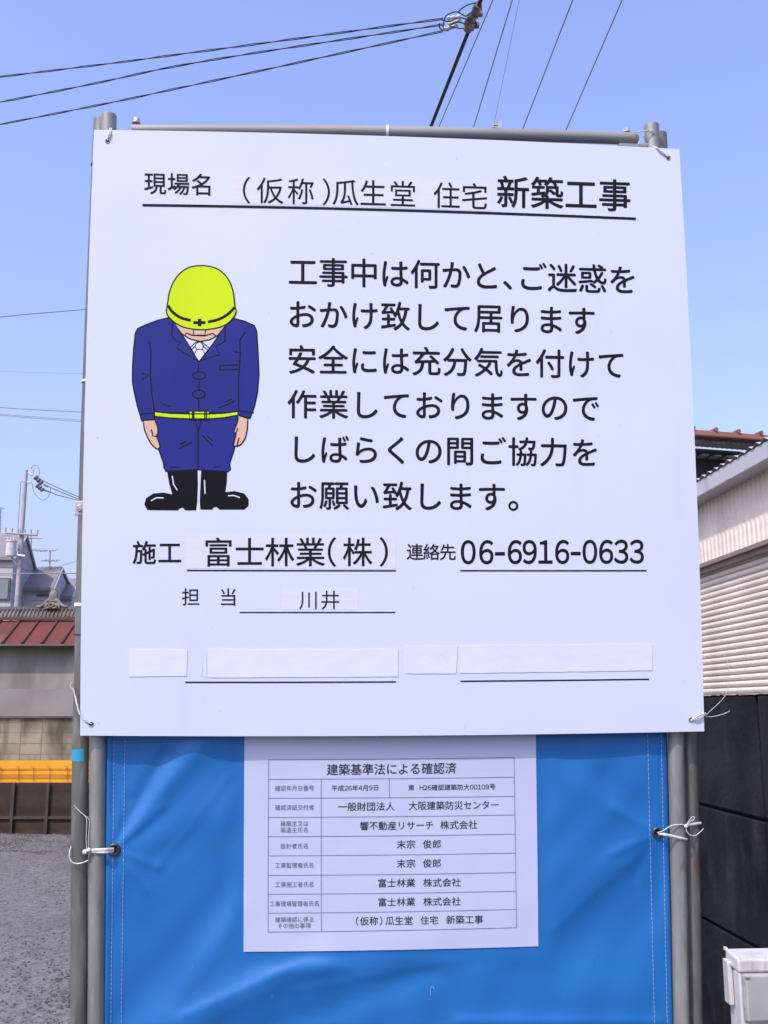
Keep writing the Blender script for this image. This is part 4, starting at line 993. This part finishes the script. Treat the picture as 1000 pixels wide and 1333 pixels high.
mb.build('blocks', M['darkwall'], root, .006)
mb = MB(); mb.box(FP(AW, sj + 4.5 * blk, ztop / 2 - .01, -.112), (.17, 15 * blk, ztop - .04), (FN, FD, Vector((0, 0, 1)))); mb.build('mortar_core', M['joint'], root)
mb = MB(); vs = []; n = 700
for i in range(n + 1):
    s_ = sj - 3 * blk + 15 * blk * i / n
    for o_ in (.002, -.09, -.2): vs.append(FP(AW, s_, ztop + .004 + random.uniform(-.003, .004), o_))
mb.add(vs, [(3 * i + j, 3 * i + 3 + j, 3 * i + 4 + j, 3 * i + 1 + j) for i in range(n) for j in (0, 1)]); mb.build('rough_top', M['darktop'], root)
# warehouse
AH = 5.1; UZ = Vector((0, 0, 1))
M['corr'] = mat('cream_corrugated', (.78, .715, .59), .55, col2=(.70, .64, .52), scale=1.5)
M['shutter'] = mat('cream_shutter', (.78, .715, .59), .5, col2=(.69, .63, .51), scale=1.6)
M['fascia'] = mat('lilac_grey_gutter', (.46, .465, .48), .5, var=.06, scale=2)
M['lintel'] = mat('brown_lintel', (.26, .20, .165), .6, var=.2, scale=4)
M['croof'] = mat('roof_sheet', (.42, .42, .44), .6, var=.1, scale=3)
layer(M['corr'], (.36, .31, .25), 3, .55, .75, .35, (1, 1, .12), 9, 3); layer(M['shutter'], (.42, .36, .27), 2.4, .55, .75, .35, (1, 1, .2), 9, 5); layer(M['fascia'], (.28, .28, .28), 3, .55, .75, .4, (1, 1, .4), 9, 2)
OUT = .25
zft = (onF(907, 622.7, AH - OUT).z + onF(1000, 578.5, AH - OUT).z) / 2; zfb = (onF(907.9, 643.2, AH - OUT).z + onF(1000, 601.3, AH - OUT).z) / 2
zcb = (onF(911, 735, AH).z + onF(1000, 708, AH).z) / 2; zst = (onF(912, 741, AH).z + onF(1000, 716, AH).z) / 2
s0, s1 = 1.0, 22.0
root = thing('warehouse', FP(AH, (s0 + s1) / 2, 0), 'cream warehouse with corrugated wall and roller shutter behind the dark wall', 'building')
mb = MB(); vs = []; pit = .125; k = 0; prof = []
s_ = s0
while s_ < s1:
    prof += [(s_, 0), (s_ + .072, 0), (s_ + .086, -.024), (s_ + .111, -.024)]; s_ += pit
for s_, o_ in prof: vs += [FP(AH, s_, zcb, o_), FP(AH, s_, zft - .02, o_)]
mb.add(vs, [(2 * i, 2 * i + 2, 2 * i + 3, 2 * i + 1) for i in range(len(prof) - 1)]); mb.build('corrugated_wall', M['corr'], root)
mb = MB(); mb.box(FP(AH, (s0 + s1) / 2, (zft + zfb) / 2, OUT - .05), (.10, s1 - s0, zft - zfb), (FN, FD, UZ)); mb.box(FP(AH, (s0 + s1) / 2, zfb + .02, OUT / 2 - .05), (OUT - .1 + .1, s1 - s0, .03), (FN, FD, UZ)); mb.build('gutter', M['fascia'], root, .012)
mb = MB(); mb.box(FP(AH, (s0 + s1) / 2, zcb - .02, .03), (.10, s1 - s0, .05), (FN, FD, UZ)); mb.box(FP(AH, (s0 + s1) / 2, (zcb + zst) / 2 - .04, -.05), (.16, s1 - s0, zcb - zst + .0), (FN, FD, UZ)); mb.build('lintel', M['lintel'], root)
mb = MB(); vs = []; pr = []; z_ = zst + .1
pS = .078
while z_ > -.05:
    for t, o_ in ((0, -.034), (.14, -.030), (.20, -.006), (.35, .004), (.6, .006), (.82, .0), (.93, -.010), (.97, -.034)): pr.append((z_ - t * pS, o_ - .06))
    z_ -= pS
for zq, o_ in pr: vs += [FP(AH, s0, zq, o_), FP(AH, s1, zq, o_)]
mb.add(vs, [(2 * i, 2 * i + 1, 2 * i + 3, 2 * i + 2) for i in range(len(pr) - 1)]); mb.build('roller_shutter', M['shutter'], root)
mb = MB(); vs = []; n = 420
for i in range(n + 1):
    s_ = s0 + (s1 - s0) * i / n; b_ = .022 * math.cos(i * math.pi / 2.0)
    vs += [FP(AH, s_, zft + .02 + b_, OUT + .02), FP(AH, s_, zft + .75 + b_, -5.0)]
mb.add(vs, [(2 * i, 2 * i + 2, 2 * i + 3, 2 * i + 1) for i in range(n)], 0, True); mb.build('roof', M['croof'], root)
mb = MB()
for s_ in (s0, s1): mb.add([FP(AH, s_, 0, -.08), FP(AH, s_, zft, -.08), FP(AH, s_, zft + .7, -5), FP(AH, s_, 0, -5)], [(0, 1, 2, 3)])
mb.build('end_wall', M['corr'], root)
# house with the brown gutter
HY = 24.0
M['brown_gutter'] = mat('reddish_brown_gutter', (.29, .125, .085), .5, col2=(.23, .105, .075), scale=2)
M['soffit'] = mat('shaded_eave_brown', (.055, .045, .042), .85, var=.3, scale=3)  # dark brown soffit, deepened: shadow under the eaves is put into the colour
M['polyc'] = mat('pale_eave_sheet', (.24, .235, .21), .9, var=.25, scale=8, spec=.05)
M['tileb'] = mat('brown_tile', (.20, .10, .075), .7, col2=(.14, .075, .06), scale=4)
gl, gr = atY(860, 557, HY - .6), atY(1120, 577, HY + .6)
e = (gr - gl); eL = e.length; e.normalize(); bk = Vector((-e.y, e.x, 0)).normalized()
up_ = Vector((0, 0, 1))
root = thing('house', Vector((gl.x + 2, gl.y + 1, 0)), 'house with reddish brown gutter and dark eaves behind the warehouse roof', 'house')
mid = (gl + gr) / 2
mb = MB(); mb.box(mid - up_ * .06, (eL, .14, .15), (e, bk, up_)); mb.build('gutter', M['brown_gutter'], root, .03)
mb = MB()
for k in range(12):
    c = gl + e * (k + .35) * eL / 9.0
    if (c - gl).length < eL: mb.cyl(c + up_ * .045 + bk * .1, .055, .4, bk, 10)
rt = [gl + bk * .05 + up_ * .02, gr + bk * .05 + up_ * .02, gr + bk * 3.5 + up_ * .7, gl + bk * 3.5 + up_ * .7]
mb.hexa([p - up_ * .06 for p in rt], rt); mb.build('roof', M['tileb'], root)
mb = MB(); n = 160; vs = []
for i in range(n + 1):
    p = gl + e * (eL * i / n) - up_ * (.20 + .018 * math.cos(i * math.pi / 2)); vs += [p + bk * .1, p + bk * .5 - up_ * .05]
mb.add(vs, [(2 * i, 2 * i + 2, 2 * i + 3, 2 * i + 1) for i in range(n)])
for k in range(16): mb.box(gl + e * (eL * (k + .5) / 16) + bk * .8 - up_ * .40, (eL / 16 * .55, .3, .05), (e, bk, up_))
mb.build('eave_sheet', M['polyc'], root)
mb = MB(); mb.hexa([gl + bk * .08 - up_ * .55, gr + bk * .08 - up_ * .55, gr + bk * 1.2 - up_ * .55, gl + bk * 1.2 - up_ * .55][::1], [gl + bk * .6 - up_ * .3, gr + bk * .6 - up_ * .3, gr + bk * 1.2 - up_ * .25, gl + bk * 1.2 - up_ * .25]) if False else None
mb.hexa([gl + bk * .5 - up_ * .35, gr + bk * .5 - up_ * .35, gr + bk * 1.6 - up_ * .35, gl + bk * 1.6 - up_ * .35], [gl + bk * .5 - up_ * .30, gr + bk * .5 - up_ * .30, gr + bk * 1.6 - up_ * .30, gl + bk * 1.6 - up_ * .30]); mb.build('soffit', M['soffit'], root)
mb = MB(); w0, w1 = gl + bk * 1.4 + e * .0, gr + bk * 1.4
mb.hexa([Vector((w0.x, w0.y, 0)), Vector((w1.x, w1.y, 0)), Vector((w1.x, w1.y, 0)) + bk * 2, Vector((w0.x, w0.y, 0)) + bk * 2], [w0 - up_ * .36, w1 - up_ * .36, w1 - up_ * .36 + bk * 2, w0 - up_ * .36 + bk * 2]); mb.build('wall', M['soffit'], root)  # wall in the soffit tone, so the eave shadow is painted on it

# ------------------------------------------------------------------ white box on a post, bottom right
M['boxw'] = mat('white_box_paint', (.52, .525, .50), .5, col2=(.38, .385, .36), scale=26, stretch=(1, 1, .5), bump=.04, lo=.25, hi=.55)
M['boxg'] = mat('greenish_grey_door', (.33, .35, .32), .5, col2=(.25, .27, .245), scale=12)
layer(M['boxg'], (.46, .46, .40), 22, .52, .66, .7, (1, 1, .4), 8, 3); layer(M['boxw'], (.22, .22, .19), 34, .62, .72, .6, (1, 1, .3), 8, 6)
M['boxd'] = mat('dark_box_gap', (.09, .095, .10), .6)
BY = 2.05
fl_ = atY(960, 1249, BY); bl_ = atZ(947, 1233, fl_.z + .006)
bx = (atY(1000, 1246.5, BY) - fl_); ex = Vector((bx.x, bx.y + .004, 0)).normalized(); ey = Vector((bl_.x - fl_.x, bl_.y - fl_.y, 0)); dep = ey.length; ey.normalize(); ey = (Vector((-ex.y, ex.x, 0)) * .5 + ey * .5).normalized()
Wb = .115; px_m = BY / F / math.cos(R(12))
def BP(x, y, z): return fl_ + ex * x + ey * y + up_ * z
root = thing('utility_box', Vector((fl_.x + .05, fl_.y + .05, 0)), 'small white box with grey door on a post at the bottom right corner', 'box')
def bbox(x0, x1, y0, y1, z0, z1, name, m, bev=.003, top=None):
    mb = MB(); t = top or 0
    mb.hexa([BP(x0, y0, z0), BP(x1, y0, z0), BP(x1, y1, z0), BP(x0, y1, z0)], [BP(x0, y0, z1), BP(x1, y0, z1), BP(x1, y1, z1 + t), BP(x0, y1, z1 + t)]); return mb.build(name, m, root, bev)
h1 = 15 * px_m; h2 = 68 * px_m
bbox(0, Wb, 0, dep, -h1, 0, 'lid', M['boxw'], .004, .004)
bbox(-.002, .004, dep - .012, dep + .004, 0, .007, 'lid_lug', M['boxw'], .002)
bbox(.002, Wb - .002, .004, dep - .004, -.62, -h1, 'body', M['boxw'], .003)
bbox(.009, Wb + .004, -.012, .003, -h2, -h1 - .001, 'door', M['boxg'], .004)
bbox(.006, .010, -.009, .002, -h2 + .002, -h1 - .002, 'hinge', M['bolt'], .001)
bbox(-.009, .001, .035, .065, -.092, -.012, 'side_plate', M['boxw'], .002)
mb = MB(); mb.cyl(BP(.0125, -.013, -h1 - .004), .0028, .008, ex, 10); mb.cyl(BP(-.002, .03, -.018), .003, .004, ex, 10); mb.build('screw', M['bolt'], root)
mb = MB(); mb.cyl(BP(.062, -.0125, -.060), .0022, .002, ey, 10); mb.cyl(BP(.062, -.0125, -.069), .0022, .002, ey, 10); mb.build('lock', M['boxd'], root)
bbox(.012, Wb - .012, .012, dep - .012, -(fl_.z) - .05, -.62, 'post', M['boxw'], .003)
